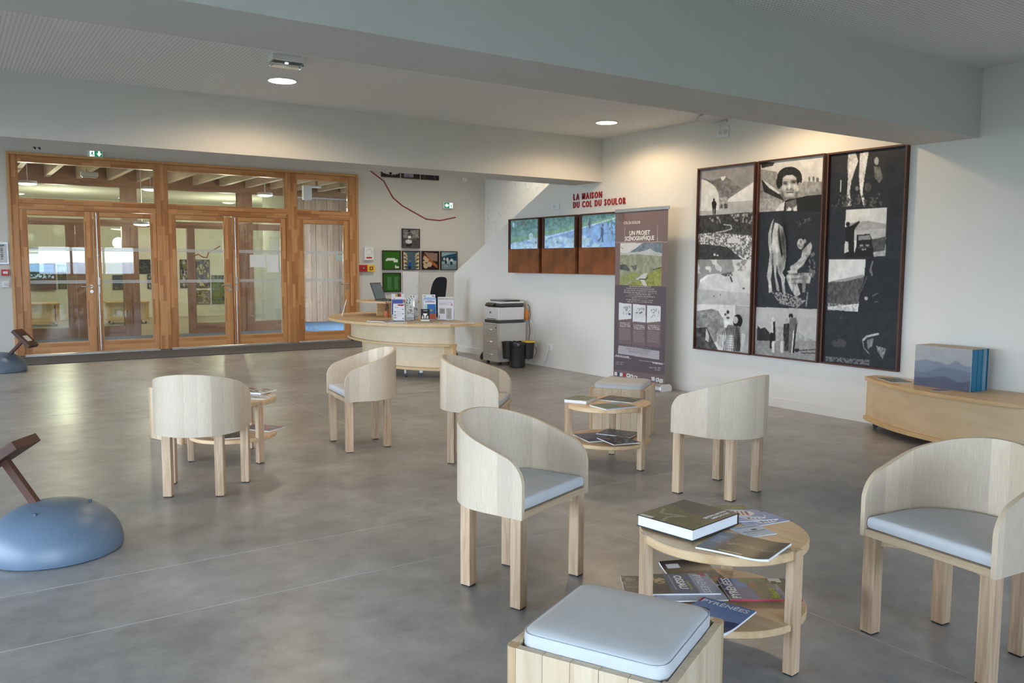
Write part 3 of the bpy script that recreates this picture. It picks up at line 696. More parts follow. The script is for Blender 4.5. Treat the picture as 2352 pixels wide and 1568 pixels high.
# --- three tall photograph panels (coordinates read in a drawing frame of 1456 x 1568)
def panel_one():
    c = Canvas(168, 420, (.56, .55, .57), [(62, 190), (437, 148), (402, 1385), (33, 1343)], 1)
    allm = np.ones(c.X.shape, bool)
    c.fill(allm & (c.Y < 490), (.58, .57, .59), nz=.05, fx=4, fy=12)
    c.poly([(70, 250), (105, 258), (130, 265), (160, 290), (185, 340), (192, 400), (188, 470), (60, 480)], .86, nz=.03)
    c.poly([(78, 245), (130, 255), (190, 246), (215, 226), (248, 240), (290, 272), (342, 312), (255, 372), (200, 362), (165, 300), (125, 266)], .48, nz=.16, fx=22, fy=60, seed=2)
    c.poly([(196, 236), (228, 228), (236, 234), (214, 262), (205, 250)], .9)
    c.poly([(78, 240), (140, 262), (190, 250), (150, 285), (110, 262)], .35, nz=.15, fx=30, fy=90)
    c.poly([(430, 262), (250, 378), (246, 398), (430, 384)], .88, nz=.02)
    c.poly([(246, 398), (430, 384), (425, 462), (60, 486), (60, 455), (190, 450)], .70, nz=.06, fx=6, fy=30)
    c.poly([(193, 372), (246, 362), (250, 440), (196, 442)], .66, nz=.25, fx=40, fy=110, seed=5)
    c.rect(198, 412, 214, 438, .35); c.rect(224, 408, 246, 438, .32)
    c.ell(155, 381, 6.5, 8, .09); c.poly([(140, 402), (150, 388), (163, 388), (173, 405), (169, 438), (144, 438)], .10)
    c.poly([(145, 432), (155, 432), (154, 482), (149, 482)], .10); c.poly([(157, 432), (168, 432), (165, 482), (160, 482)], .10)
    m2 = c.Y > 486-(c.X-60)*.065
    c.fill(m2, .25, nz=.12, fx=26, fy=60, seed=7)
    c.speckle(c.mask_poly([(265, 478), (420, 466), (410, 540), (300, 520)]), .5, .62, 30, 60, 8)
    c.speckle(c.mask_poly([(120, 500), (190, 484), (205, 545), (170, 550)]), .52, .6, 40, 80, 9)
    c.line([(222, 542), (270, 548), (275, 570), (230, 585), (170, 594)], 7, .72)
    vill = c.mask_poly([(40, 605), (130, 596), (240, 600), (420, 615), (420, 700), (260, 690), (120, 672), (40, 668)])
    c.fill(vill, .42, nz=.2, fx=60, fy=160, seed=12); c.speckle(vill, .53, .86, 58, 150, 13)
    c.poly([(245, 640), (275, 622), (332, 636), (332, 662), (250, 664)], .84)
    c.poly([(40, 690), (120, 678), (200, 678), (260, 700), (340, 768), (40, 772)], .24, nz=.08, fx=40, fy=100, seed=14)
    sl = c.mask_poly([(230, 672), (420, 680), (420, 770), (345, 768), (280, 715)]); c.fill(sl, .4, nz=.2, fx=60, fy=160, seed=15); c.speckle(sl, .5, .84, 50, 140, 16)
    c.ell(160, 738, 8, 8, .85); c.ell(180, 742, 7, 5, .85)
    m3 = c.Y > 770
    c.fill(m3, .60, nz=.05, fx=4, fy=14, seed=20)
    c.fill(m3 & (c.Y < 860+.1*(c.X-60)) & (c.noise(6, 14, 3, 21) > .5), .83, nz=.06)
    c.poly([(60, 915), (110, 872), (170, 860), (260, 868), (300, 840), (400, 850), (400, 1070), (30, 1064)], .82, nz=.04, fx=5, fy=20, seed=22)
    c.poly([(60, 925), (120, 880), (170, 864), (110, 868), (62, 900)], .92)
    c.fill(c.mask_poly([(30, 960), (400, 990), (400, 1080), (30, 1066)]), .72, nz=.06, fx=3, fy=26, seed=23)
    c.speckle(c.mask_poly([(200, 865), (275, 848), (282, 875), (235, 880)]), .45, .3, 60, 160, 24); c.line([(268, 884), (279, 914)], 9, .25)
    c.ell(357, 958, 9, 6, .35); c.ell(157, 1008, 3, 6, .3); c.ell(201, 1000, 3, 8, .35)
    m4 = c.Y > 1060+(c.X-55)*.03
    c.fill(m4, .84, nz=.03)
    c.poly([(300, 1068), (400, 1075), (400, 1385), (300, 1385)], .66, nz=.08, fx=6, fy=20, seed=26)
    c.poly([(40, 1105), (100, 1098), (140, 1090), (185, 1105), (222, 1160), (230, 1240), (200, 1300), (30, 1345)], .55, nz=.18, fx=20, fy=60, seed=27)
    c.poly([(30, 1215), (110, 1212), (150, 1300), (190, 1370), (30, 1350)], .28, nz=.2, fx=14, fy=40, seed=28)
    c.poly([(105, 1215), (125, 1270), (120, 1310), (98, 1295)], .75, nz=.1)
    c.poly([(215, 1140), (240, 1110), (262, 1120), (255, 1170), (300, 1195), (270, 1215), (225, 1190)], .80, nz=.12, fx=30, fy=70, seed=29)
    c.ell(251, 1112, 9, 12, .15); c.ell(234, 1128, 8, 8, .3); c.ell(252, 1150, 12, 7, .3)
    c.ell(318, 1172, 32, 44, .08); c.ell(303, 1165, 17, 24, .72, nz=.06)
    c.poly([(255, 1195), (330, 1205), (330, 1260), (345, 1370), (215, 1372), (240, 1270), (232, 1225)], .45, nz=.28, fx=46, fy=24, seed=30)
    c.poly([(240, 1260), (290, 1265), (290, 1372), (222, 1370)], .72, nz=.22, fx=60, fy=10, seed=31)
    for i in range(9): c.line([(232+i*12, 1215), (222+i*14, 1372)], 3, .25)
    for i in range(10): c.line([(235, 1215+i*15), (338, 1222+i*15)], 3, .34)
    c.soft(318, 1290, 18, 70, -.25); c.soft(262, 1300, 26, 60, .22); c.soft(245, 1180, 26, 16, .12)
    c.poly([(345, 1250), (372, 1260), (352, 1372), (335, 1372)], .74, nz=.1)
    c.poly([(175, 1250), (215, 1265), (215, 1345), (180, 1330)], .72, nz=.25, fx=24, fy=50, seed=32)
    c.finish(.05)
    return c
def panel_two():
    c = Canvas(168, 420, (.16, .17, .19), [(450, 140), (885, 96), (835, 1437), (412, 1388)], 2)
    mt = c.Y < 462
    c.fill(mt, .80, nz=.04, fx=4, fy=10)
    c.poly([(450, 130), (545, 140), (530, 160), (455, 175)], .22, nz=.1)
    c.poly([(440, 180), (560, 200), (600, 330), (700, 330), (740, 265), (880, 268), (880, 470), (440, 470)], .56, nz=.16, fx=30, fy=60, seed=41)
    c.poly([(455, 250), (500, 280), (570, 330), (610, 390), (560, 370), (470, 330)], .17, nz=.1, fx=30, fy=60, seed=42)
    c.poly([(455, 245), (520, 290), (585, 340), (570, 345), (500, 300)], .8, nz=.1, fx=40, fy=80)
    for a, b, r in ((780, 262, 6), (808, 262, 8), (835, 268, 10)): c.ell(a, b-12, r, 16, .40)
    c.poly([(440, 370), (560, 380), (610, 460), (440, 462)], .64, nz=.18, fx=40, fy=90, seed=43)
    c.ell(645, 238, 84, 70, .15, nz=.10, fx=50, fy=110); c.ell(575, 272, 20, 40, .14, nz=.06); c.ell(712, 250, 18, 40, .14, nz=.06)
    c.ell(590, 318, 11, 22, .55); c.ell(715, 294, 13, 25, .62, nz=.12)
    c.poly([(595, 270), (600, 240), (625, 222), (665, 220), (690, 240), (698, 280), (695, 320), (682, 350), (660, 376), (630, 376), (605, 350), (592, 315)], .70, nz=.07, fx=30, fy=70, seed=44)
    for x, y, rx, ry, d in ((645, 238, 40, 14, .16), (616, 278, 20, 9, -.40), (672, 270, 22, 9, -.42), (617, 266, 20, 5, -.2), (674, 258, 22, 5, -.2), (643, 292, 9, 22, .22), (632, 314, 8, 6, -.3), (655, 312, 8, 6, -.3), (644, 322, 22, 5, -.25), (648, 336, 24, 4, -.45), (648, 346, 18, 5, .14), (612, 305, 9, 18, .12), (682, 300, 10, 20, .14), (602, 340, 12, 24, -.22), (690, 345, 12, 22, -.2), (648, 372, 30, 8, -.28), (628, 332, 4, 14, -.18), (668, 326, 4, 14, -.18), (640, 250, 30, 2.5, -.12), (650, 240, 26, 2, -.1)): c.soft(x, y, rx, ry, d)
    c.line([(600, 268), (630, 266)], 4, .28); c.line([(658, 260), (692, 262)], 4, .26); c.ell(616, 277, 9, 3.2, .16); c.ell(673, 270, 9, 3.2, .16); c.line([(628, 337), (668, 333)], 3.5, .26); c.line([(622, 312), (616, 335)], 2.5, .45); c.line([(668, 306), (678, 330)], 2.5, .45)
    c.poly([(545, 462), (600, 395), (640, 380), (700, 372), (760, 360), (880, 350), (880, 560), (545, 480)], .13, nz=.03)
    c.poly([(545, 460), (585, 410), (615, 390), (605, 458)], .82, nz=.08); c.poly([(620, 400), (690, 378), (700, 455), (620, 455)], .40, nz=.25, fx=30, fy=70, seed=46)
    c.poly([(640, 430), (660, 440), (655, 456), (625, 456)], .85); c.poly([(672, 440), (695, 420), (697, 456), (672, 456)], .85)
    md = (c.Y > 462-(c.X-460)*.045) & (c.X < 620) | (c.Y > 462)
    c.fill(md, (.165, .18, .205), nz=.025, fx=20, fy=60)
    c.speckle(c.mask_poly([(690, 530), (780, 500), (800, 515), (705, 555)]), .55, .34, 30, 80, 48)
    # horse and milker
    c.poly([(540, 500), (520, 540), (503, 600), (500, 660), (512, 740), (500, 830), (492, 880), (505, 930), (505, 990), (530, 985), (520, 900), (535, 800), (525, 700), (522, 610), (530, 545)], .72, nz=.2, fx=40, fy=40, seed=49)
    c.poly([(545, 530), (575, 540), (600, 560), (620, 640), (625, 750), (615, 830), (598, 860), (618, 890), (612, 930), (622, 1000), (600, 985), (590, 900), (570, 860), (560, 800), (555, 870), (575, 950), (578, 985), (560, 975), (545, 880), (535, 790), (525, 690), (530, 600)], .70, nz=.18, fx=16, fy=26, seed=50)
    c.poly([(575, 545), (585, 640), (600, 740), (592, 760), (575, 680), (565, 590)], .26, nz=.08)
    c.ell(727, 632, 32, 28, .17); c.ell(722, 672, 24, 34, .74, nz=.2, fx=40, fy=90, seed=51); c.ell(750, 655, 9, 14, .6)
    c.poly([(735, 710), (790, 660), (800, 690), (790, 730), (740, 810), (690, 850), (655, 850), (650, 820), (690, 795), (725, 760)], .68, nz=.2, fx=50, fy=80, seed=52)
    c.poly([(640, 860), (630, 850), (660, 840), (700, 845), (700, 862)], .75)
    c.poly([(622, 885), (640, 862), (720, 862), (800, 860), (785, 930), (740, 930), (700, 930), (722, 1000), (690, 1020), (650, 960)], .64, nz=.24, fx=36, fy=50, seed=53)
    c.poly([(730, 880), (765, 880), (752, 990), (735, 990)], .5, nz=.1); c.speckle(c.mask_poly([(780, 740), (825, 720), (820, 900), (770, 880)]), .5, .42, 50, 70, 54)
    c.speckle(c.mask_poly([(525, 985), (620, 990), (760, 1040), (700, 1090), (580, 1060)]), .42, .58, 60, 150, 55); c.line([(770, 990), (760, 1078)], 7, .6)
    for x, y, rx, ry, d in ((610, 700, 22, 120, -.35), (540, 640, 14, 90, .12), (560, 700, 10, 130, .14), (595, 640, 16, 60, -.2), (530, 780, 8, 60, -.3), (585, 830, 14, 40, -.25), (722, 660, 8, 12, -.35), (712, 684, 8, 8, -.25), (738, 690, 12, 20, -.25), (700, 820, 40, 10, .14), (700, 870, 50, 6, -.3), (690, 900, 50, 5, -.22), (690, 930, 40, 5, -.2), (655, 910, 12, 50, .15), (765, 760, 12, 40, -.2)): c.soft(x, y, rx, ry, d)
    ml = c.Y > 1082+(c.X-440)*.042
    c.fill(ml, .70, nz=.03, fx=4, fy=10)
    c.poly([(420, 1225), (480, 1215), (520, 1250), (560, 1205), (620, 1220), (700, 1240), (760, 1285), (840, 1310), (840, 1320), (420, 1310)], .62, nz=.16, fx=26, fy=60, seed=56)
    c.poly([(430, 1200), (450, 1225), (480, 1215), (515, 1255), (515, 1305), (425, 1300)], .16, nz=.08)
    c.poly([(410, 1302), (840, 1306), (840, 1450), (410, 1400)], .56, nz=.08, fx=40, fy=120, seed=57)
    c.ell(537, 1160, 11, 14, .80); c.poly([(515, 1180), (548, 1172), (552, 1255), (512, 1258)], .75, nz=.15); c.poly([(516, 1250), (552, 1250), (548, 1300), (525, 1355), (512, 1350)], .10); c.poly([(536, 1180), (550, 1175), (553, 1300), (540, 1300)], .12)
    c.ell(628, 1168, 9, 13, .62); c.poly([(608, 1195), (645, 1188), (648, 1370), (605, 1372)], .20, nz=.2, fx=40, fy=60, seed=58)
    c.ell(657, 1143, 15, 17, .12); c.ell(655, 1158, 9, 10, .6); c.poly([(648, 1160), (690, 1150), (706, 1190), (690, 1260), (680, 1380), (640, 1380), (645, 1260)], .42, nz=.08, fx=30, fy=60); c.poly([(690, 1200), (698, 1190), (680, 1382), (668, 1382)], .1)
    c.line([(676, 1238), (664, 1385)], 7, .85)
    for a in (541, 600): c.poly([(a-14, 1320), (a-10, 1306), (a+10, 1306), (a+14, 1320), (a+13, 1380), (a-14, 1380)], .80, nz=.05); c.poly([(a+5, 1310), (a+14, 1320), (a+13, 1380), (a+5, 1380)], .5)
    c.ell(698, 1366, 16, 12, .12); c.line([(700, 1368), (830, 1362)], 5, .15); c.line([(730, 1384), (830, 1386)], 6, .2)
    c.finish(.05)
    return c
def panel_three():
    c = Canvas(168, 420, (.155, .17, .195), [(903, 88), (1412, 33), (1352, 1495), (855, 1440)], 3)
    c.fill(np.ones(c.X.shape, bool), (.155, .17, .195), nz=.03, fx=12, fy=30)
    c.poly([(1020, 85), (1070, 80), (1085, 130), (1060, 200), (1040, 260), (1030, 330), (1042, 420), (1008, 425), (1012, 330), (1018, 240), (1012, 160)], .78, nz=.22, fx=36, fy=60, seed=61)
    c.poly([(1095, 78), (1155, 70), (1140, 160), (1125, 250), (1115, 330), (1138, 415), (1120, 418), (1098, 330), (1090, 220)], .84, nz=.18, fx=36, fy=60, seed=62)
    c.ell(1207, 130, 16, 26, .6, nz=.15); c.poly([(1190, 165), (1230, 170), (1250, 240), (1225, 275), (1195, 240)], .42, nz=.14, fx=30, fy=70, seed=63)
    c.line([(970, 255), (968, 325)], 9, .7); c.ell(1150, 300, 22, 30, .32, nz=.1); c.ell(1078, 308, 12, 16, .5, nz=.1)
    c.speckle(c.mask_poly([(910, 350), (1250, 340), (1250, 430), (905, 425)]), .58, .34, 36, 90, 64)
    c.poly([(1005, 445), (1278, 432), (1268, 748), (990, 756)], .85, nz=.02)
    c.poly([(1010, 540), (1080, 525), (1160, 520), (1274, 540), (1272, 640), (1000, 650)], .64, nz=.08, fx=10, fy=40, seed=65); c.poly([(1060, 580), (1272, 570), (1270, 640), (1040, 640)], .74, nz=.08, fx=16, fy=60)
    c.poly([(1175, 640), (1271, 622), (1268, 715), (1190, 735)], .32, nz=.12, fx=30, fy=90, seed=66); c.poly([(1190, 722), (1268, 712), (1268, 748), (1190, 752)], .68, nz=.2, fx=30, fy=90)
    c.poly([(905, 600), (1000, 560), (1060, 600), (1062, 758), (905, 760)], (.155, .17, .195))
    c.ell(1019, 540, 13, 15, .10); c.poly([(1003, 560), (1040, 550), (1095, 518), (1098, 526), (1062, 575), (1058, 755), (1005, 755)], .10)
    c.poly([(1000, 650), (1022, 655), (1024, 720), (995, 730)], .78, nz=.1)
    c.poly([(1080, 610), (1165, 604), (1180, 640), (1178, 670), (1190, 700), (1190, 752), (1055, 756), (1075, 690)], .11); c.poly([(1090, 615), (1165, 612), (1172, 640), (1090, 645)], .55, nz=.05); c.ell(1110, 680, 14, 7, .6); c.ell(1150, 678, 14, 7, .55); c.line([(1090, 692), (1165, 690)], 5, .4); c.ell(1120, 706, 8, 8, .6); c.ell(1136, 704, 6, 7, .6)
    c.poly([(893, 770), (1140, 768), (1128, 900), (1100, 960), (1090, 1112), (884, 1098)], .86, nz=.02)
    c.poly([(888, 920), (970, 905), (1060, 890), (1128, 872), (1128, 920), (1105, 960), (1092, 1060), (884, 1080)], .33, nz=.14, fx=40, fy=70, seed=67); c.poly([(890, 915), (980, 898), (1126, 868), (1126, 885), (1000, 915)], .62)
    c.line([(940, 1095), (1020, 1102)], 9, .8); c.speckle(c.mask_poly([(885, 1055), (1095, 1070), (1088, 1114), (885, 1100)]), .55, .7, 50, 120, 68)
    c.poly([(1140, 770), (1390, 760), (1380, 1110), (1088, 1114), (1105, 970), (1128, 900)], (.135, .15, .175))
    c.line([(1185, 785), (1172, 830), (1182, 875)], 10, .5); c.ell(1170, 845, 7, 18, .42); c.ell(1143, 1025, 12, 12, .7, nz=.2); c.line([(1185, 1010), (1222, 990)], 5, .5); c.line([(1200, 1050), (1222, 1046)], 5, .45); c.line([(1105, 985), (1150, 880)], 5, .4)
    c.fill(c.mask_ell(1010, 1170, 45, 45) & (c.noise(8, 20, 2, 70) > .45), .26, nz=.04); c.fill(c.mask_ell(965, 1320, 50, 28) & (c.noise(10, 24, 2, 71) > .4), .27, nz=.04)
    c.line([(1125, 1300), (1150, 1275), (1225, 1258)], 14, .72, nz=.15); c.poly([(1150, 1300), (1195, 1285), (1185, 1340), (1155, 1360)], .5, nz=.14, fx=40, fy=90, seed=72); c.line([(1122, 1300), (1130, 1350), (1165, 1388)], 7, .5, nz=.3, fx=60, fy=120)
    c.poly([(1212, 1335), (1280, 1355), (1255, 1425), (1222, 1370)], .55, nz=.3, fx=50, fy=100, seed=73)
    c.speckle(c.mask_poly([(872, 1405), (1168, 1430), (1166, 1465), (872, 1436)]), .42, .45, 50, 160, 74)
    c.finish(.05)
    return c
framed(WALLB, (XB-.001, 6.875, .522), .832, 2.074, panel_one(), 'tall black and white photo panel with snowy mountain and lone standing figure', 'photo panel', 'tall photograph panels', .016, .052, FRAMEW, name='photo_panel', recess=.03)
framed(WALLB, (XB-.001, 6.010, .524), .815, 2.072, panel_two(), 'tall black and white photo panel with a bereted man above a milking scene', 'photo panel', 'tall photograph panels', .016, .052, FRAMEW, name='photo_panel', recess=.03)
framed(WALLB, (XB-.001, 5.160, .526), .822, 2.066, panel_three(), 'tall mostly dark photo panel with a car and pointing figure, beside the bench', 'photo panel', 'tall photograph panels', .016, .052, FRAMEW, name='photo_panel', recess=.03)

# --- three screens in rusty steel cases
def scr(k):
    if k == 0: q = [(172, 325), (722, 292), (720, 845), (172, 855)]
    elif k == 1: q = [(833, 285), (1445, 242), (1440, 840), (835, 845)]
    else: q = [(1577, 235), (2310, 185), (2300, 826), (1570, 832)]
    c = Canvas(90, 56, (.33, .52, .50), q, 5)
    c.fill(np.ones(c.X.shape, bool), (.32, .50, .50), nz=.14, fx=14, fy=10, seed=k)
    c.fill(c.Y < 560-.13*c.X+.2*(c.noise(30, 6, 2, 3)-.5)*100, (.25, .42, .40), nz=.20, fx=26, fy=20, seed=k+3)
    c.fill((c.Y > 690-.19*c.X) & (c.Y < 760-.2*c.X+40), (.36, .54, .40), nz=.08, fx=20, fy=10)
    c.fill(c.Y > 790-.21*c.X, (.42, .58, .84), nz=.04, fx=10, fy=10)
    c.line([(500, 700), (1000, 610), (1830, 395), (2300, 270)], 16, (.80, .88, .95))
    if k < 2 or True:
        rs_ = np.random.RandomState(3)
        for i in range(60):
            x = 150+rs_.rand()*(1900-150); yb = 650+max(0, (700-x))*.18; y = yb+rs_.rand()*230
            if x > 1480: y = max(y, 640); 
            if x > 1750 and y < 780: continue
            if x < 520 and y < 760: y = 770+rs_.rand()*60
            c.ell(x, y, 48+rs_.rand()*42, 34+rs_.rand()*26, (.64, .78, .90), nz=.07, fx=16, fy=14, seed=i % 5)
            if rs_.rand() > .6: c.ell(x+30, y+40, 16, 18, (.30, .38, .50))
    if k == 0:
        c.ell(570, 620, 40, 68, (.70, .82, .90)); c.ell(225, 400, 22, 48, (.62, .80, .90)); c.fill(c.mask_ell(430, 370, 70, 55) & (c.noise(20, 16, 2, 8) > .5), (.24, .26, .22))
    if k == 2:
        c.ell(1737, 290, 14, 18, (.12, .14, .22)); c.poly([(1710, 320), (1745, 308), (1760, 350), (1750, 470), (1720, 470), (1705, 400)], (.16, .16, .26)); c.poly([(1720, 470), (1750, 465), (1730, 530), (1700, 545)], (.55, .62, .72))
        c.ell(2008, 412, 18, 24, (.12, .12, .18)); c.poly([(1962, 460), (2000, 440), (2030, 480), (2025, 570), (1970, 580)], (.14, .20, .36)); c.poly([(1965, 570), (2022, 570), (2012, 730), (1985, 730), (1988, 640), (1925, 730), (1905, 710), (1960, 630)], (.12, .18, .32))
        c.fill(c.mask_poly([(2090, 360), (2330, 250), (2330, 600), (2200, 590), (2130, 480)]) & (c.noise(26, 18, 2, 4) > .47), (.18, .36, .40))
    c.px = c.px*.62+.38*np.array((.58, .67, .72)); c.finish(.10, 12, 9, .015)
    return c
for k, (ya, yb) in enumerate(((10.665, 9.805), (9.795, 8.955), (8.945, 8.105))):
    lb = ['left of three rust-brown screens, showing sheep by a hedge', 'middle of three rust-brown screens, showing a flock on a road', 'right rust-brown screen half behind the banner, showing two walkers'][k]
    t = thing('wall_screen', lb, 'screen', (XB, ya, 1.364), group='screens in rusty steel cases')
    W_ = ya-yb-.065; H_ = .806; D = .118; s0, s1, b0, b1 = .04, W_-.03, .358, .785
    at(MB().box(W_, W_+.06, .02, H_-.02, 0, .07).build('gap_shade', BLACK, t), WALLB, (0, 0, 0))  # black block standing in for the shade in the gap between cases
    at(MB().box(0, W_, 0, b0, 0, D).build('lower_panel', CORT, t), WALLB, (0, 0, 0))
    at(MB().box(0, W_, b1, H_, 0, D).box(0, s0, b0, b1, 0, D).box(s1, W_, b0, b1, 0, D).build('case', CORTD, t), WALLB, (0, 0, 0))
    at(MB().box(s0, s1, b0, b1, .0, D-.022).build('screen_body', BLACK, t), WALLB, (0, 0, 0))
    p = scr(k).mesh('display', s1-s0, b1-b0, SCREEN, t); at(p, WALLB, (-(D-.02), -s0, b0))

# --- raised red lettering
sg = thing('wall_lettering', 'raised red capital lettering on the cream wall above the screens', 'sign', (XB, 9.215, 2.27))
for s_, z_, wt in (('LA MAISON', .108, .63), ('DU COL DU SOULOR', .0, 1.10)):
    ch = [text_mesh('letter', q, .118, REDS, None, FLAT, (0, 0, 0), bold=.02, ext=.006) for q in s_ if q != ' ']
    ws = []; i = 0
    for q in s_:
        if q == ' ': ws.append((None, .03))
        else:
            o = ch[i]; i += 1; xs_ = [v.co.x for v in o.data.vertices]; o.data.transform(Matrix.Translation((-min(xs_), 0, 0))); ws.append((o, max(xs_)-min(xs_)))
    tot = sum(a for _, a in ws)+.03*len(ws); k_ = wt/tot; x = 0
    for o, a in ws:
        if o is not None:
            o.data.transform(Matrix.Diagonal((k_, 1, 1, 1))); o.parent = sg; at(o, WALLB, (-.008, -x, z_))
        x += (a+.03)*k_

# --- small framed squares on the end wall
def sq(k):
    if k == 0:   # man with a pot
        c = Canvas(44, 44, .45, [(570, 150), (880, 150), (880, 500), (570, 500)], 8); c.fill(np.ones(c.X.shape, bool), .48, nz=.22, fx=16, fy=16); c.rect(570, 320, 880, 500, .30, nz=.15, fx=20, fy=16, seed=2)
        c.poly([(665, 215), (730, 215), (765, 260), (755, 420), (640, 420), (660, 300)], .35, nz=.3, fx=20, fy=12); c.ell(694, 182, 24, 22, .10); c.ell(696, 300, 32, 28, .9); c.ell(680, 390, 62, 40, .78, nz=.2, fx=16, fy=16); c.rect(630, 430, 740, 490, .15); return c
    if k == 1:
        c = Canvas(44, 44, (.18, .38, .10), [(175, 590), (480, 590), (480, 940), (175, 940)], 8); 
        c.rect(243, 722, 390, 775, (.86, .88, .84)); c.rect(218, 750, 250, 780, (.86, .88, .84)); c.rect(366, 750, 440, 806, (.86, .88, .84)); c.rect(392, 860, 416, 916, (.86, .88, .84)); c.rect(416, 888, 464, 916, (.86, .88, .84)); return c
    if k == 2:
        c = Canvas(44, 44, (.28, .38, .42), [(570, 590), (880, 590), (880, 940), (570, 940)], 8)
        for s2 in (0, 1):
            for i in range(5):
                y = 600+i*75
                f = (lambda x: x) if not s2 else (lambda x: 1450-x)
                c.poly([(f(570), y-10), (f(650), y+45), (f(655), y+75-.16*(y-760)), (f(570), y+62)], (.80, .72, .58), nz=.14, fx=24, fy=24, seed=i); c.line([(f(570), y+70), (f(655), y+60)], 14, (.22, .12, .08))
        c.ell(698, 785, 14, 16, (.65, .42, .36)); c.poly([(672, 800), (722, 800), (726, 880), (660, 890)], (.10, .30, .62)); c.poly([(660, 890), (726, 880), (715, 940), (670, 940)], (.08, .12, .26)); return c
    if k == 3:
        c = Canvas(44, 44, (.14, .08, .06), [(960, 590), (1270, 590), (1270, 935), (960, 935)], 8); c.poly([(985, 600), (1250, 620), (1250, 780), (1130, 770), (1060, 690)], (.56, .44, .40), nz=.06); c.poly([(985, 640), (1250, 850), (1250, 920), (1170, 860), (980, 690)], (.62, .36, .16), nz=.06)
        for x, y, r in ((1005, 720, 34), (1040, 760, 40), (1095, 840, 48), (1020, 870, 46), (990, 800, 26)): c.ell(x, y, r, r*1.1, (.76, .66, .54), nz=.08)
        return c
    if k == 4:
        c = Canvas(44, 44, (.55, .66, .70), [(1335, 590), (1620, 590), (1620, 935), (1335, 935)], 8); c.poly([(1335, 690), (1450, 650), (1620, 610), (1620, 760), (1335, 780)], (.10, .26, .36), nz=.07); c.rect(1335, 830, 1620, 935, (.44, .52, .56), nz=.05)
        for x, y, r in ((1390, 730, 18), (1450, 740, 24), (1480, 720, 14), (1530, 770, 30), (1570, 700, 10), (1420, 800, 20), (1520, 810, 26)): c.ell(x, y, r, r*1.5, (.12, .16, .20) if r % 3 else (.76, .78, .76))
        c.ell(1520, 760, 30, 22, (.78, .78, .76)); c.line([(1400, 860), (1410, 890)], 8, .85); c.line([(1435, 865), (1440, 890)], 8, .85); return c
    c = Canvas(60, 60, (.17, .37, .12), [(180, 1030), (480, 1030), (480, 1385), (180, 1385)], 8)
    rs_ = np.random.RandomState(2)
    for col in (250, 375):
        for i in range(17):
            y = 1100+i*15; c.line([(col, y), (col+55+rs_.rand()*45, y)], 6, (.40, .56, .42))
    return c
for k, (x, z, lb) in enumerate(((7.540, 1.800, 'small framed black and white photo hanging alone above the row of four'), (7.112, 1.366, 'small framed green square with white tile lettering shape, left of the row'), (7.545, 1.366, 'small framed photo of a cellar aisle with a blue figure'), (7.978, 1.366, 'small framed brown photo of ripening cheeses'), (8.408, 1.366, 'small framed bluish photo of a crowd before hills, right of the row'), (7.114, .930, 'small framed green square of pale text behind the laptop'))):
    framed(WALLA, (x, YA-.001, z), .392, .382, sq(k), lb, 'picture', 'small square pictures on the end wall')
for k, (x, lb) in enumerate(((7.108, 'framed photo half hidden by the beam, leftmost of three'), (7.543, 'framed photo half hidden by the beam, middle of three'), (7.978, 'framed dark photo half hidden by the beam, rightmost of three'))):
    c = Canvas(30, 30, .12, seed=k)
    if k == 0: c.fill(c.V > .3, .78, nz=.08); c.poly([(.35, .3), (.6, .3), (.55, .9), (.42, .9)], .12); c.fill(c.V > .9-.3*(c.U-.5)**2*4*.3, .2, nz=.1)
    if k == 1: c.fill(c.V > .1, .16); c.rect(.1, .0, .68, 1., (.55, .53, .62), nz=.14, fx=5, fy=4)
    if k == 2: c.fill(c.V > -1, .15, nz=.05); c.line([(.12, .95), (.2, .6)], .05, (.5, .25, .2)); c.line([(.7, .7), (.82, .98)], .04, .4)
    framed(WALLA, (x, YA-.001, 3.163), .392, .382, c, lb, 'picture', 'pictures under the far beam')
# dark red line running over the wall
rl = [(6.871, 3.27), (7.166, 3.081), (7.359, 2.773), (7.561, 2.626), (8.088, 2.384), (8.408, 2.364), (8.771, 2.442)]
rl = [(6.55, 3.47)]+rl
mb = MB()
for (x0, z0), (x1, z1) in zip(rl[:-1], rl[1:]):
    d = Vector((x1-x0, 0, z1-z0)); n_ = Vector((-d.z, 0, d.x)).normalized()*.0115; e = d.normalized()*.006
    mb.obox(((x0+x1)/2, YA-.003, (z0+z1)/2), d/2+e, n_, (0, .003, 0))
tag(mb.build('wall_line', REDL), 'dark red zigzag line crossing the grey end wall', 'line')
# quotation marks above the left door
q = thing('wall_quote_mark', 'dark purple quotation marks on the wall above the left door', 'sign', (1.24, YA, 3.22))
for dx in (0, .064):
    at(MB().prism([(.03+dx, 0), (.042+dx, .012), (.03+dx, .055), (.0+dx, .12), (-.03+dx, .12), (-.012+dx, .055), (.02+dx, .006)], 0, .003).build('mark', TEXTP, q), WALLA, (0, 0, 0))

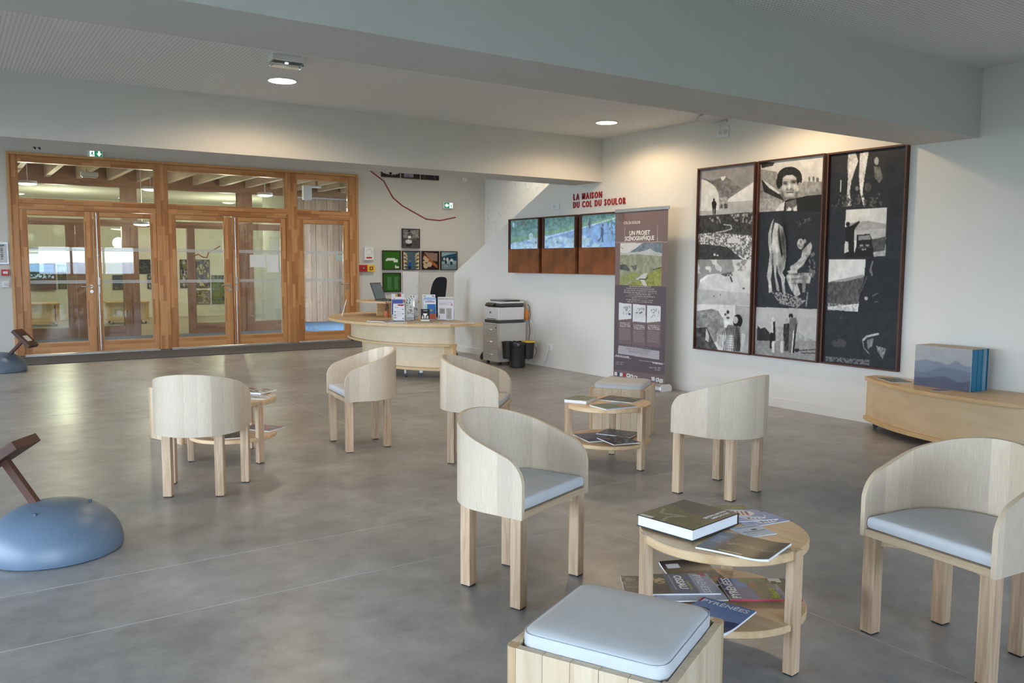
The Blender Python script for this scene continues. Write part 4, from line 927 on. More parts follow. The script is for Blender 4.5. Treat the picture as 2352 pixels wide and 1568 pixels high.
# --- services on the end wall
def wall_box(M, origin, name, label, cat, w_, h_, d_, mat, group=None):
    t = thing(name, label, cat, origin, group=group)
    at(MB().box(0, w_, 0, h_, 0, d_).build('body', mat, t, bevel=min(.004, d_/4)), M, (0, 0, 0)); return t
def exit_sign(x, z, w_, h_, label, down):
    t = wall_box(WALLA, (x, YA, z), 'exit_sign', label, 'exit sign', w_, h_, .05, WHITEP)
    n = WALLA.to_3x3()
    P = lambda poly, m, nm, d=.0515: at(MB().prism([(a*w_, b*h_) for a, b in poly], .05, d).build(nm, m, t), WALLA, (0, 0, 0))
    P([(.08, .08), (.94, .08), (.94, .92), (.08, .92)], GREENS, 'green_face')
    if down:
        P([(.74, .12), (.90, .5), (.80, .5), (.80, .88), (.68, .88), (.68, .5), (.58, .5)], LITW, 'arrow', .0525)
        ox = .12
    else:
        P([(.12, .5), (.32, .80), (.32, .62), (.50, .62), (.50, .38), (.32, .38), (.32, .20)], LITW, 'arrow', .0525)
        ox = .60
    P([(ox+.0, .1), (ox+.30, .1), (ox+.30, .9), (ox+.0, .9)], LITW, 'door_symbol', .0522)
    P([(ox+.10, .62), (ox+.24, .70), (ox+.20, .46), (ox+.27, .16), (ox+.2, .16), (ox+.14, .38), (ox+.06, .2), (ox+.03, .26), (ox+.1, .44)], GREENS, 'running_figure', .0528)
    P([(ox+.16, .74), (ox+.22, .74), (ox+.22, .86), (ox+.16, .86)], GREENS, 'running_head', .0528)
exit_sign(1.997, 3.158, .216, .122, 'green running-man exit sign with down arrow above the left door', True)
exit_sign(8.467, 2.610, .232, .128, 'green running-man exit sign with left arrow on the grey wall', False)
t = thing('wall_sensor', 'small white motion sensor high on the grey wall under the beam', 'sensor', (8.906, YA, 3.185)); at(MB().box(0, .12, .0, .07, 0, .05).build('body', WHITEP, t, bevel=.012), WALLA, (0, 0, 0)); at(MB().tube((.075, .01, .03), (.075, -.02, .055), .03, .022).build('lens', WHITEP, t, smooth=True), WALLA, (0, 0, 0))
t = wall_box(WALLA, (6.727, YA, 1.556), 'alarm_sounder', 'white wall sounder with round grille beside the single door', 'sounder', .186, .246, .05, WHITEP)
at(MB().lathe([(.062, .05), (.062, .056), (.05, .056), (.05, .0505)], 24, (.093, .155, 0)).build('ring', LGREY, t, smooth=True), WALLA, (0, 0, 0)); at(MB().lathe([(.048, .05), (.03, .054), (0, .055)], 24, (.093, .155, 0)).build('grille', WHITEP, t, smooth=True), WALLA, (0, 0, 0)); at(MB().box(.035, .15, .03, .06, .05, .0512).build('red_strip', REDP, t), WALLA, (0, 0, 0))
t = wall_box(WALLA, (6.622, YA, 1.330), 'call_point', 'red fire call point on the wall beside the single door', 'call point', .155, .132, .055, REDP); at(MB().box(.045, .115, .035, .1, .055, .058).build('window', plain('dark_red', (.16, .02, .02), .4), t), WALLA, (0, 0, 0)); at(MB().lathe([(.018, .058), (.012, .061), (0, .062)], 16, (.08, .067, 0)).build('button', plain('dull_grey', (.35, .3, .3), .4), t), WALLA, (0, 0, 0))
t = wall_box(WALLA, (6.779, YA, 1.330), 'call_point', 'yellow call point on the wall, right of the red one', 'call point', .155, .132, .055, YELP); at(MB().box(.045, .115, .035, .1, .055, .058).build('window', plain('dark_red', (.16, .02, .02), .4), t), WALLA, (0, 0, 0)); at(MB().lathe([(.018, .058), (.012, .061), (0, .062)], 16, (.08, .067, 0)).build('button', YELP, t), WALLA, (0, 0, 0))
t = wall_box(WALLA, (.60, YA, 1.452), 'notice_board', 'framed white notice board on the wall at the left edge', 'notice board', .245, .336, .018, ALU)
c = Canvas(40, 52, (.80, .81, .83)); rs_ = np.random.RandomState(5)
for i in range(7): 
    c.rect(.58, .14+i*.105, .75, .19+i*.105, .35, nz=.1); c.rect(.1, .14+i*.105, .5, .16+i*.105, .6)
c.rect(.45, .05, .86, .10, .25)
at(c.mesh('sheet', .205, .29, INK, t), WALLA, (.02, -.0192, .022))
t = wall_box(WALLA, (.738, YA, 1.278), 'call_point', 'red call point with white label at the left edge of the doors', 'call point', .102, .095, .05, REDP); at(MB().box(.02, .082, .03, .066, .05, .052).build('label_plate', PAPER, t), WALLA, (0, 0, 0))
t = wall_box(WALLA, (.742, YA, 1.098), 'light_switch', 'white light switch below the red call point', 'switch', .09, .098, .02, WHITEP); at(MB().box(.02, .07, .025, .075, .02, .026).build('rocker', LGREY, t, bevel=.003), WALLA, (0, 0, 0))
t = wall_box(WALLA, (7.552, YA, .40), 'wall_cabinet', 'flush white service cabinet door in the grey wall behind the desk', 'cabinet', .352, .938, .02, WHITEP)
at(MB().box(.03, .335, .03, .905, .02, .028).build('door', plain('cabinet_white', (.72, .73, .77), .4, var=.02), t, bevel=.002), WALLA, (0, 0, 0)); at(MB().tube((.30, .62, .028), (.30, .62, .036), .008).build('lock', STEEL, t), WALLA, (0, 0, 0))

# --- sockets on the photo wall
def socket(y, z, w_, h_, label, nm='wall_socket', holes=1):
    t = wall_box(WALLB, (XB, y, z), nm, label, 'socket', w_, h_, .014, WHITEP)
    for k in range(holes): at(MB().lathe([(.026, .014), (.026, .017), (.021, .017), (.021, .0145), (0, .0145)], 20, (.05+.075*k, h_/2, 0)).build('outlet_ring', LGREY, t, smooth=True), WALLB, (0, 0, 0))
    return t
socket(9.70, 2.268, .17, .088, 'white double socket on the wall between screens and lettering')
socket(6.63, 2.91, .17, .122, 'white double socket high on the wall below the ceiling disc', holes=2)
socket(9.79, .245, .108, .09, 'white socket low on the wall beside the waste bin')
ap = thing('wireless_disc', 'pale saucer-shaped device on the wall just below the ceiling', 'device', (XB, 6.52, 3.075))
at(MB().lathe([(.175, 0), (.17, .018), (.13, .036), (.06, .045), (0, .046)], 40).build('shell', plain('lilac_white', (.62, .62, .70), .4), ap, smooth=True), Matrix.Rotation(math.radians(180), 4, 'X') @ Matrix.Rotation(math.radians(-8), 4, 'X'), (-.16, .02, .045))
at(MB().box(-.03, .0, -.03, .03, .0, .05).build('bracket', WHITEP, ap), FLAT, (0, 0, .0))
tag(MB().path([(XB-.04, 6.56, 3.06), (XB-.05, 6.56, 3.0), (XB-.03, 6.53, 2.97), (XB-.018, 6.505, 2.965)], .004, 6).build('power_lead', plain('white_cable', (.7, .7, .7), .5)), 'short white lead from the ceiling disc to its socket', 'cable')

# ================================================================ ceiling lamps
def downlight(x, y, label):
    t = thing('downlight', label, 'lamp', (x, y, ZC), group='recessed ceiling downlights')
    MB().lathe([(.135, -.001), (.135, -.008), (.122, -.010), (.118, -.001)], 40).build('rim', WHITEP, t, smooth=True)
    MB().lathe([(.0, -.006), (.118, -.006), (.118, -.0012), (0, -.0012)], 40).build('diffuser', LAMPD, t)
    l = bpy.data.lights.new('downlight_beam', 'SPOT'); l.energy = 46; l.color = (1, .72, .42); l.spot_size = math.radians(166); l.spot_blend = .35; l.shadow_soft_size = .11
    o = bpy.data.objects.new('downlight_beam', l); COL.objects.link(o); o.location = (x, y, ZC-.03)
downlight(2.622, 7.59, 'round recessed downlight glowing in the ceiling above the seats at left')
downlight(6.457, 7.59, 'round recessed downlight glowing in the ceiling near the photo wall')
downlight(-1.21, 7.59, 'round recessed downlight out of view at the left')
downlight(2.622, 5.33, 'round recessed downlight hidden behind the near beam at left')
downlight(6.457, 5.33, 'round recessed downlight hidden behind the near beam by the panels')
for hx, hl in ((1.6, 'over the left door'), (4.2, 'over the middle door'), (6.8, 'over the single door'), (8.6, 'over the green exit sign')):
    t = thing('hall_downlight', 'round recessed downlight in the high hall ceiling '+hl, 'lamp', (hx, 13.0, ZH), group='hall downlights')
    MB().lathe([(.135, -.001), (.135, -.008), (.122, -.010), (.118, -.001)], 40).build('rim', WHITEP, t, smooth=True); MB().lathe([(.0, -.006), (.118, -.006), (.118, -.0012), (0, -.0012)], 40).build('diffuser', LAMPD, t)
    l = bpy.data.lights.new('hall_beam', 'SPOT'); l.energy = 85; l.color = (1, .85, .64); l.spot_size = math.radians(140); l.spot_blend = .7; l.shadow_soft_size = .11
    o = bpy.data.objects.new('hall_beam', l); COL.objects.link(o); o.location = (hx, 13.0, ZH-.03)
t = thing('emergency_light', 'white emergency light box on the ceiling beside the near beam', 'light box', (2.36, 6.72, ZC))
MB().box(-.135, .135, -.06, .06, -.045, 0).build('housing', WHITEP, t, bevel=.006)
MB().box(-.125, .125, -.052, .052, -.085, -.045).build('lens', ACRY, t, bevel=.006)
MB().box(-.012, .012, -.01, .01, -.055, -.046).build('led', LITW, t)

# ================================================================ tub chairs
CW, CS, CFR, CZB, CZA, CZK, CT = .281, .221, .211, .406, .640, .803, .020
def tub_chair():
    """local: +Y is the way the chair faces, origin on the floor between the legs"""
    t = thing('tub_chair', None, 'chair')
    dep = CW+CS; cy = CFR-CS; rc = .085
    # plan samples: (outer point, inward normal, distance behind the front, length along)
    S = []
    ss = sorted(set([rc*(1-math.cos(PI/2*k/8)) for k in range(9)]+[rc+(CS-rc)*k/4 for k in range(1, 5)]))
    for s in ss: S.append(((-CW, CFR-s), (1, 0), s))
    for k in range(1, 41):
        a = PI*k/41; S.append(((-CW*math.cos(a), cy-CW*math.sin(a)), (math.cos(a), math.sin(a)), CS+CW*math.sin(a)))
    for s in reversed(ss): S.append(((CW, CFR-s), (-1, 0), s))
    mb = MB(); mb.uv = []; ln = 0; prev = None
    for (p, n, s) in S:
        if prev: ln += math.hypot(p[0]-prev[0], p[1]-prev[1])
        prev = p
        z = CZA+(CZK-CZA)*s/dep
        if s < rc: z -= rc-math.sqrt(max(0, rc*rc-(rc-s)**2))
        q = (p[0]+n[0]*CT, p[1]+n[1]*CT)
        mb.v += [(p[0], p[1], CZB), (p[0], p[1], z), (q[0], q[1], z), (q[0], q[1], CZB)]
        mb.uv += [(ln, CZB), (ln, z), (ln+.31, z), (ln+.31, CZB)]
    n = len(S)
    for i in range(n-1):
        a, b = 4*i, 4*i+4
        mb.f += [(a, b, b+1, a+1), (a+1, b+1, b+2, a+2), (a+2, b+2, b+3, a+3), (a+3, b+3, b, a)]; mb.m += [0, 1, 0, 1]
    mb.f += [(0, 1, 2, 3), (4*n-1, 4*n-2, 4*n-3, 4*n-4)]; mb.m += [1, 1]
    mb.build('curved_back', [VEN, PLYE], t, smooth=True)
    # seat board and cushion follow the inside of the shell
    def plan(ins, front):
        w_ = CW-CT-ins; P = [(-w_, front), (-w_, cy)]+[(-w_*math.cos(PI*k/24), cy-w_*math.sin(PI*k/24)) for k in range(1, 24)]+[(w_, cy), (w_, front)]
        return list(reversed(P))
    MB().prism(plan(.0005, CFR-.004), CZB+.001, CZB+.030).build('seat_board', ASHH, t, bevel=.002)
    z0 = CZB+.0305; rings = []
    for ins, z in ((.016, 0), (.007, .006), (.004, .018), (.004, .036), (.009, .047), (.02, .053), (.05, .057), (.11, .060)):
        rings.append([(x, y, z0+z) for x, y in plan(ins, CFR-.008-ins)])
    MB().loft(rings).build('cushion', CUSH, t, smooth=True)
    for x, y in ((-.244, .171), (.244, .171), (-.163, -.171), (.163, -.171)):
        l = MB().box(x-.0275, x+.0275, y-.0275, y+.0275, .006, CZB).build('leg', ASH, t, bevel=.003)
        MB().box(x-.024, x+.024, y-.024, y+.024, .0, .006).build('glide', BLACK, l)
    for x0, y0, x1, y1 in ((-.225, .15, .13, -.12), (.225, .15, -.13, -.12)):
        d = Vector((x1-x0, y1-y0, 0)); nn = Vector((-d.y, d.x, 0)).normalized()*.016
        MB().obox(((x0+x1)/2, (y0+y1)/2, CZB-.018-(.001 if x0 > 0 else 0)), d/2, nn, (0, 0, .0165)).build('brace', ASHH, t)
    return t
chairs = [((1.358, 5.656), 60.5, 'pale tub chair seen from behind at left, its back toward the camera'),
          ((2.185, 3.159), -69.4, 'pale tub chair with bright blue-grey cushion, the one in the middle foreground'),
          ((2.808, 6.362), 172.9, 'pale tub chair facing left in front of the reception desk'),
          ((3.343, 5.387), -43.9, 'pale tub chair turned to the right behind the middle foreground chair'),
          ((4.220, 3.742), 100.5, 'pale tub chair with its back turned, below the tall photo panels'),
          ((3.233, 1.659), 174.9, 'large pale tub chair with grey cushion cut by the right picture edge')]
proto = tub_chair()
for k, (xy, a, lb) in enumerate(chairs):
    o = proto if k == 0 else copy_tree(proto)
    o.location = (xy[0], xy[1], 0); o.rotation_euler = (0, 0, math.radians(a-90)); tag(o, lb, 'chair', 'ash tub chairs')

# ================================================================ round two-tier tables
def round_table():
    t = thing('side_table', None, 'table')
    R_, ZT, ZL = .322, .470, .197
    rim = lambda z0, z1, R: [(R-.004, z0), (R, z0+.004), (R, z1-.004), (R-.004, z1), (0, z1)]
    MB().lathe([(0, ZT-.035)]+rim(ZT-.035, ZT, R_), 72).build('table_top', TTOP, t, smooth=True)
    MB().lathe([(0, ZL-.028)]+rim(ZL-.028, ZL, R_), 72).build('lower_shelf', TTOP, t, smooth=True)
    for k in range(3):
        a = 2*PI*k/3; c_, s_ = math.cos(a), math.sin(a); r = .312
        l = MB().obox((r*c_, r*s_, (ZT+.007)/2), (.021*c_, .021*s_, 0), (-.025*s_, .025*c_, 0), (0, 0, (ZT-.004)/2)).build('leg', ASH, t, bevel=.003)
        MB().obox((r*c_, r*s_, .0025), (.018*c_, .018*s_, 0), (-.022*s_, .022*c_, 0), (0, 0, .0025)).build('glide', BLACK, l)
    return t
tables = [((2.480, 2.181), -83, 'round two-tier ash table in the foreground, strewn with magazines'),
          ((4.093, 4.750), -78, 'round two-tier ash table before the far stool and banner'),
          ((1.794, 6.461), -69, 'round two-tier ash table half hidden by the chair at left')]
tp = round_table()
for k, (xy, a, lb) in enumerate(tables):
    o = tp if k == 0 else copy_tree(tp)
    o.location = (xy[0], xy[1], 0); o.rotation_euler = (0, 0, math.radians(a)); tag(o, lb, 'table', 'round two-tier tables')

# ================================================================ box stools with cushions
def stool():
    t = thing('box_stool', None, 'stool'); S2 = .2425; Hs = .44; th = .024
    for k in range(4):
        M = Matrix.Rotation(PI/2*k, 4, 'Z')
        # rounded corner post
        poly = [(S2-.034, S2-.034), (S2-.0005, S2-.034)]+[(S2-.02+.0195*math.cos(PI/2*i/6), S2-.02+.0195*math.sin(PI/2*i/6)) for i in range(7)]+[(S2-.034, S2-.0005)]
        po = MB().prism(poly, 0, Hs).build('corner_post', PINER, t); po.matrix_local = M
        n = 5; w0 = (2*S2-.068)/n
        for i in range(n):
            x0 = -S2+.034+i*w0; dy = (.0008, 0, .0012, .0003, .0009)[(i+k) % 5]
            pl = MB().box(x0+.0006, x0+w0-.0006, S2-th-dy, S2-dy, .002, Hs-(.0005 if i % 2 else 0)).build('plank', PINE, t, bevel=.0012); pl.matrix_local = M
    MB().box(-S2+.026, S2-.026, -S2+.026, S2-.026, .385, .40).build('seat_board', PINER, t)
    hw = .214; rc = .045; rings = []
    def sqr(h, r, z):
        P = []
        for q in range(4):
            cx, cy = ((1, 1), (-1, 1), (-1, -1), (1, -1))[q]
            for i in range(7):
                a = PI/2*q+PI/2*i/6; P.append((cx*(h-r)+r*math.cos(a), cy*(h-r)+r*math.sin(a), z))
        return P
    for h, r, z in ((hw-.006, rc, .4005), (hw, rc, .408), (hw, rc, .462), (hw-.003, rc, .472), (hw-.010, rc, .480), (hw-.03, rc, .486), (hw-.09, rc, .489), (.05, .03, .490)): rings.append(sqr(h, r, z))
    MB().loft(rings).build('cushion', CUSH, t, smooth=True)
    pr = [(x, y, .4735) for x, y, z in sqr(hw-.0008, rc, 0)]
    MB().path(pr+[pr[0]], .0011, 6).build('piping', CUSH, t, smooth=True)
    return t
stools = [((1.572, 1.757), 26, 'square pine box stool with blue-grey cushion at the bottom edge, nearest the camera'),
          ((4.905, 5.490), 35.4, 'square pine box stool with grey cushion behind the middle round table'),
          ((1.704, 7.444), 19.6, 'square pine box stool mostly hidden behind the left chair')]
sp_ = stool()
for k, (xy, a, lb) in enumerate(stools):
    o = sp_ if k == 0 else copy_tree(sp_)
    o.location = (xy[0], xy[1], 0); o.rotation_euler = (0, 0, math.radians(a)); tag(o, lb, 'stool', 'pine box stools')

# ================================================================ dome-footed display stands
def dome_stand(loc, az, label, lean, z0, head_mid, flip):
    t = thing('display_stand', label, 'stand', (loc[0], loc[1], 0), az, 'dome-footed display stands')
    R_ = .325; Hd = .262
    prof = [(R_-.012, 0), (R_-.002, .006), (R_, .02)]+[(R_*math.cos(a)**.86, .02+(Hd-.02)*math.sin(a)) for a in [PI/2*k/18 for k in range(1, 19)]]
    d = MB().lathe(prof, 64).build('dome_base', GREYCEM, t, smooth=True)
    for a in (.5, 2.6, 4.7):
        r = .17; MB().tube((r*math.cos(a), r*math.sin(a), .222), (r*math.cos(a), r*math.sin(a), .2445), .008, seg=12).build('bolt', plain('blue_bolt', (.05, .09, .15), .4), d)
    p0 = Vector((lean[0]*.35, 0, .20)); p1 = Vector(head_mid)
    ax = (p1-p0).normalized(); sd = Vector((0, 1, 0)); nn = ax.cross(sd).normalized()
    MB().obox((p0+p1)/2, (p1-p0)/2, sd*.019, nn*.019).build('post', CORTD, t, bevel=.002)
    # tilted head, a shallow rusty tray across the top of the post
    c = p1+ax*.018; hd = MB().obox(c, nn*.155, sd*.11, ax*.024).build('head', plain('rust_brown_head', (.075, .028, .017), .55, var=.3, scale=9., bump=.1, bscale=90), t, bevel=.003)
    MB().obox(c+ax*.0245+nn*.02*flip, nn*.05, sd*.055, ax*.001).build('label_plate', plain('pale_label', (.55, .58, .52), .4), hd)
    return t
dome_stand((.420, 4.862), math.radians(-34), 'blue-grey dome-footed stand with rusty tilted head at the left edge, nearest', (-.18, 0), .2, (-.245, 0, .475), 1)
dome_stand((.585, 13.32), math.radians(-34), 'small distant dome-footed stand with rusty head in front of the left door', (.30, 0), .2, (.345, 0, .44), -1)
t = tag(MB().box(.02, .30, 7.42, 7.60, .001, .004).build('paper_sheet', PAPER), 'white sheet lying on the floor at the left picture edge', 'sheet'); t.rotation_euler = (0, 0, 0)

# ================================================================ castors
def castor(parent, x, y, top, r=.034, a=0., black=False):
    c = MB().tube((x, y, top), (x, y, top-.018), .017, seg=12).obox((x+.008*math.cos(a), y+.008*math.sin(a), top-.03), (.022*math.cos(a), .022*math.sin(a), 0), (-.014*math.sin(a), .014*math.cos(a), 0), (0, 0, .014)).build('castor', BLACK if black else STEEL, parent, smooth=True)
    wx, wy = x+.02*math.cos(a), y+.02*math.sin(a); nx_, ny_ = -math.sin(a)*.011, math.cos(a)*.011
    MB().tube((wx-nx_, wy-ny_, r), (wx+nx_, wy+ny_, r), r, seg=20).build('wheel', plain('castor_wheel', (.05, .06, .08), .5), c, smooth=True)

# ================================================================ reception desk
dk = thing('reception_desk', 'pale birch reception desk with curved front and overhanging top', 'desk', (5.2, 10.6, 0))
def seg_plan(cx, cy, a, b, y0, y1, xb, n=44):
    """rounded outline bulging to -X, cut straight at y0 (near end) and closed at x = xb"""
    P = []
    t0 = math.asin(max(-1, min(1, (y0-cy)/b))); t1 = math.asin(max(-1, min(1, (y1-cy)/b)))
    for k in range(n+1):
        t = t0+(t1-t0)*k/n; P.append((cx-a*math.cos(t), cy+b*math.sin(t)))
    P = [(xb, y0)]+[p for p in P if p[0] < xb]+[(xb, y1)]
    return list(reversed(P))
def wpart(mb, name, mats, parent, **k): return mb.build(name, mats, parent, world=True, **k)
wpart(MB().prism(seg_plan(5.75, 10.65, 1.36, 1.62, 9.14, 12.2, 5.74), .700, .735), 'counter_top', BIRCHE, dk, bevel=.003)
up = seg_plan(5.75, 10.65, 1.02, 1.40, 9.34, 11.95, 5.44); wpart(MB().prism(up, .462, .700), 'upper_front', BIRCH, dk, smooth=True)
wpart(MB().prism(seg_plan(5.75, 10.65, 1.07, 1.45, 9.31, 12.0, 5.46), .432, .462), 'middle_shelf', BIRCHE, dk, bevel=.003)
lo = seg_plan(5.75, 10.65, .86, 1.24, 9.50, 11.8, 5.46); wpart(MB().prism(lo, .135, .432), 'lower_front', BIRCH, dk, smooth=True)
wpart(MB().prism(seg_plan(5.75, 10.65, .92, 1.30, 9.44, 11.85, 5.48), .098, .135), 'base_plate', BIRCHE, dk, bevel=.003)
wpart(MB().box(5.39, 5.44, 9.30, 9.60, .135, .431), 'end_panel', BIRCHE, dk)
for x, y, a in ((4.99, 9.86, 1.0), (5.20, 9.80, 2.6), (5.45, 11.6, .4), (5.1, 11.2, 2.)):
    castor(dk, x-5.2, y-10.6, .098, .034, a)
# raised shelf for the laptop
wpart(MB().prism(seg_plan(5.72, 11.3, .74, .62, 10.85, 11.85, 5.72), .925, .955), 'raised_shelf', BIRCHE, dk, bevel=.003)
wpart(MB().box(5.20, 5.70, 11.16, 11.19, .736, .924), 'shelf_support', BIRCHE, dk)
wpart(MB().box(5.66, 5.70, 11.2, 11.75, .736, .924), 'shelf_back', BIRCH, dk)

# laptop on the raised shelf
lp = thing('laptop', 'open dark laptop on the raised desk shelf', 'laptop', (5.36, 11.18, .9555), math.radians(20))
MB().box(-.17, .17, -.13, .11, 0, .016).build('keyboard_base', DGREY, lp, bevel=.004)
sc = MB().obox((-.02, .13, .135), (.165, 0, 0), (0, .004, -.0015), (0, .045, .122)).build('screen_lid', BLACK, lp, bevel=.002)
MB().obox((-.02, .1248, .135), (.153, 0, 0), (0, .0006, 0), (0, .041, .110)).build('display', plain('dim_display', (.06, .085, .10), .25, emit=((.20, .27, .31), .10)), sc)
MB().box(-.15, .15, -.04, .10, .016, .0175).build('keys', BLACK, lp)
# the laptop faces the seat: its back edge points at the camera side
lp.rotation_euler = (0, 0, math.radians(38))
lcab = MB().path([(5.20, 11.06, .960), (5.19, 10.84, .950), (5.20, 10.83, .90), (5.23, 10.84, .86)], .0045, 6).build('power_cable', BLACK, lp)
lcab.matrix_parent_inverse = (Matrix.Translation(lp.location) @ Matrix.Rotation(lp.rotation_euler.z, 4, 'Z')).inverted()
# pen cup
pc = thing('pen_cup', 'striped cup of pens on the desk below the laptop', 'pen cup', (5.17, 10.79, .7355))
MB().lathe([(.032, 0), (.036, .09), (.033, .09), (.03, .004), (0, .004)], 20).build('cup', plain('orange_brown_cup', (.42, .13, .05), .5, var=.5, scale=30), pc, smooth=True)
for k in range(5):
    a = k*1.3; MB().tube((.01*math.cos(a), .01*math.sin(a), .01), (.026*math.cos(a), .026*math.sin(a), .15+.012*k), .004, seg=6).build('pen', [BLACK, WHITEP, REDP, BLACK, DGREY][k], pc)
MB().path([(.0, .01, .10), (.012, .012, .16), (.024, .012, .18), (.03, .01, .165), (.02, .008, .14)], .004, 6).build('scissors', BLACK, pc)
# leaning white panel at the left end
lean = tag(MB().obox((0, 0, .115), (.003, 0, 0), (0, .10, 0), (.032, 0, .115)).build('acrylic_sign', PAPER), 'thin white sign leaning edge-on at the left end of the desk', 'sign'); lean.location = (4.78, 11.38, .7365); lean.rotation_euler = (0, 0, math.radians(-22))

# brochures: racks facing the camera, angle of the desk edge
AZ = math.radians(-28)
def brochure(x, y, w_, h_, cv, label, name='brochure_rack', z=.7355, tilt=12, rack=True, az=AZ, cat='brochure', texts=()):
    t = thing(name, label, cat, (x, y, z), az, 'brochures on the reception desk')
    T = math.radians(tilt); u = Vector((0, math.sin(T), math.cos(T)))   # up the leaning face
    M = Matrix(((1, 0, 0, 0), (0, u.y, -u.z, 0), (0, u.z, u.y, 0), (0, 0, 0, 1)))
    dz = .012 if rack else .003
    st = MB().box(-w_/2, w_/2, .0, h_, -.012, -.001).build('leaflet_stack', PAPER, t); at(st, M, (0, 0, dz))
    p = cv.mesh('cover', w_, h_, INK, t); at(p, M, (-w_/2, 0, dz))
    for s_, sz, m_, ox, oy, al in texts: text_mesh('lettering', s_, sz, m_, t, M, (ox, oy*u.y-.0012, dz+oy*u.z), al, .02)
    if rack:
        r = MB().box(-w_/2-.006, w_/2+.006, -.004, .0, .002, .022).box(-w_/2-.006, w_/2+.006, .0, h_*.98, -.018, -.014).box(-w_/2-.006, -w_/2-.003, 0, h_*.35, -.016, .02).box(w_/2+.003, w_/2+.006, 0, h_*.35, -.016, .02).build('acrylic_holder', ACRY, t); at(r, M, (0, 0, dz))
        MB().box(-w_/2, w_/2, -.01, .11, 0, .004).build('acrylic_foot', ACRY, t)
    return t
def cv_white(): return Canvas(26, 52, (.84, .85, .88))
c = cv_white(); c.poly([(.3, .04), (1, .04), (1, .06), (.8, .14), (.5, .13)], (.52, .08, .14)); c.rect(.1, .21, .45, .235, (.55, .1, .16))
for y in (.30, .36, .48, .60, .72): c.rect(.12, y, .7, y+.012, (.62, .64, .72))
for y, s_ in ((.34, 1), (.47, 0), (.60, 1), (.68, 0), (.88, 1)): c.ell(.85 if s_ else .15, y, .06, .028, (.28, .3, .42))
c.rect(.06, .82, .3, .845, (.55, .1, .16)); brochure(4.945, 9.95, .15, .225, c, 'white leaflet with dark red arc in the front desk rack', cat='brochure')
c = Canvas(26, 40, (.80, .82, .86)); c.rect(0, .0, 1, 1, (.27, .34, .62)); c.poly([(.0, .75), (.3, .8), (.7, .72), (1, .78), (1, 1), (0, 1)], .86); brochure(4.995, 10.09, .15, .275, c, 'blue-headed leaflet behind the red-arc leaflet', rack=True)
c = Canvas(26, 40, (.84, .85, .87)); c.rect(.08, .06, .2, .1, .3); c.ell(.55, .18, .12, .07, (.74, .30, .28)); c.ell(.85, .18, .12, .07, (.74, .30, .28)); brochure(5.07, 10.20, .165, .315, c, 'white leaflet with two red discs at the back of the desk', rack=False)
c = Canvas(26, 40, (.82, .83, .85)); c.poly([(.3, 0), (.55, 0), (.55, .16), (.3, .16)], (.75, .58, .25)); c.rect(.52, .0, .68, .16, (.2, .2, .3)); c.rect(.66, 0, .8, .16, (.7, .16, .2)); brochure(5.16, 10.42, .17, .345, c, 'tall leaflet with yellow black and red top at the back of the desk', rack=False)
for k, (x, y, hh_) in enumerate(((5.14, 10.02, .255), (5.20, 10.12, .285), (5.27, 10.20, .30), (5.34, 10.28, .33))):
    c = Canvas(24, 52, (.82, .84, .86)); g = (.10, .42, .40); c.rect(.06, .02, .55, .14, g); c.ell(.3, .08, .11, .05, .88)
    rs_ = np.random.RandomState(k)
    for i in range(12): c.ell(.12+rs_.rand()*.78, .24+rs_.rand()*.55, .05+rs_.rand()*.06, .02+rs_.rand()*.03, .45+rs_.rand()*.25)
    c.rect(.05, .90, .95, .93, (.35, .58, .52))
    brochure(x, y, .105, hh_, c, ['white leaflet with green cross and faint sketches, front of four', 'white green-cross leaflet, second in the desk row', 'white green-cross leaflet, third in the desk row', 'white green-cross leaflet, tallest and rearmost of four'][k], rack=(k == 0))
c = Canvas(30, 60, (.84, .86, .90)); c.grad(c.V < .2, (.50, .62, .82), (.84, .87, .92)); c.rect(.3, .12, .72, .15, (.5, .2, .25)); c.rect(.12, .18, .9, .21, (.55, .2, .25)); c.rect(.04, .30, .3, .62, (.66, .76, .74)); c.rect(.3, .30, 1, .74, (.20, .42, .68), nz=.05); c.ell(.62, .58, .14, .05, (.62, .55, .4)); c.rect(.3, .74, 1, 1, (.70, .36, .22)); brochure(5.38, 9.90, .165, .30, c, 'leaflet with blue sea photo and orange foot in a desk rack')
c = Canvas(30, 60, (.85, .86, .88)); c.rect(.1, .05, .25, .08, .5); c.rect(.75, .05, .9, .08, (.6, .2, .2)); brochure(5.43, 10.02, .175, .345, c, 'plain white leaflet behind the sea-photo leaflet', rack=False)
c = Canvas(30, 44, (.16, .16, .19)); c.rect(.3, .10, .75, .14, .7); c.poly([(.25, .36), (.75, .36), (.72, .44), (.62, .5), (.62, .78), (.54, .78), (.52, .6), (.47, .6), (.45, .78), (.37, .78), (.37, .5), (.27, .44)], .9); c.poly([(.2, .5), (.26, .6), (.28, .78), (.1, .78), (.14, .6)], .85); c.poly([(.78, .5), (.84, .6), (.86, .78), (.68, .78), (.72, .6)], .85); c.rect(0, .84, 1, 1, .84); brochure(5.235, 9.76, .115, .165, c, 'small black leaflet with white figures leaning in front', rack=False, tilt=16)
c = Canvas(44, 60, (.80, .80, .84)); rs_ = np.random.RandomState(9)
c.rect(.1, .17, .92, .185, .62); c.rect(.1, .225, .88, .24, .66); c.rect(.08, .28, .6, .295, .55); c.rect(.08, .33, .34, .345, .5); c.rect(.36, .33, .7, .345, .66); c.poly([(.86, .27), (.94, .38), (.78, .38)], (.72, .45, .5)); c.rect(.1, .50, .42, .74, .50, nz=.14, fx=14, fy=14); c.rect(.52, .50, .86, .98, .60, nz=.1, fx=14, fy=22); c.rect(.06, .80, .10, .96, .35)
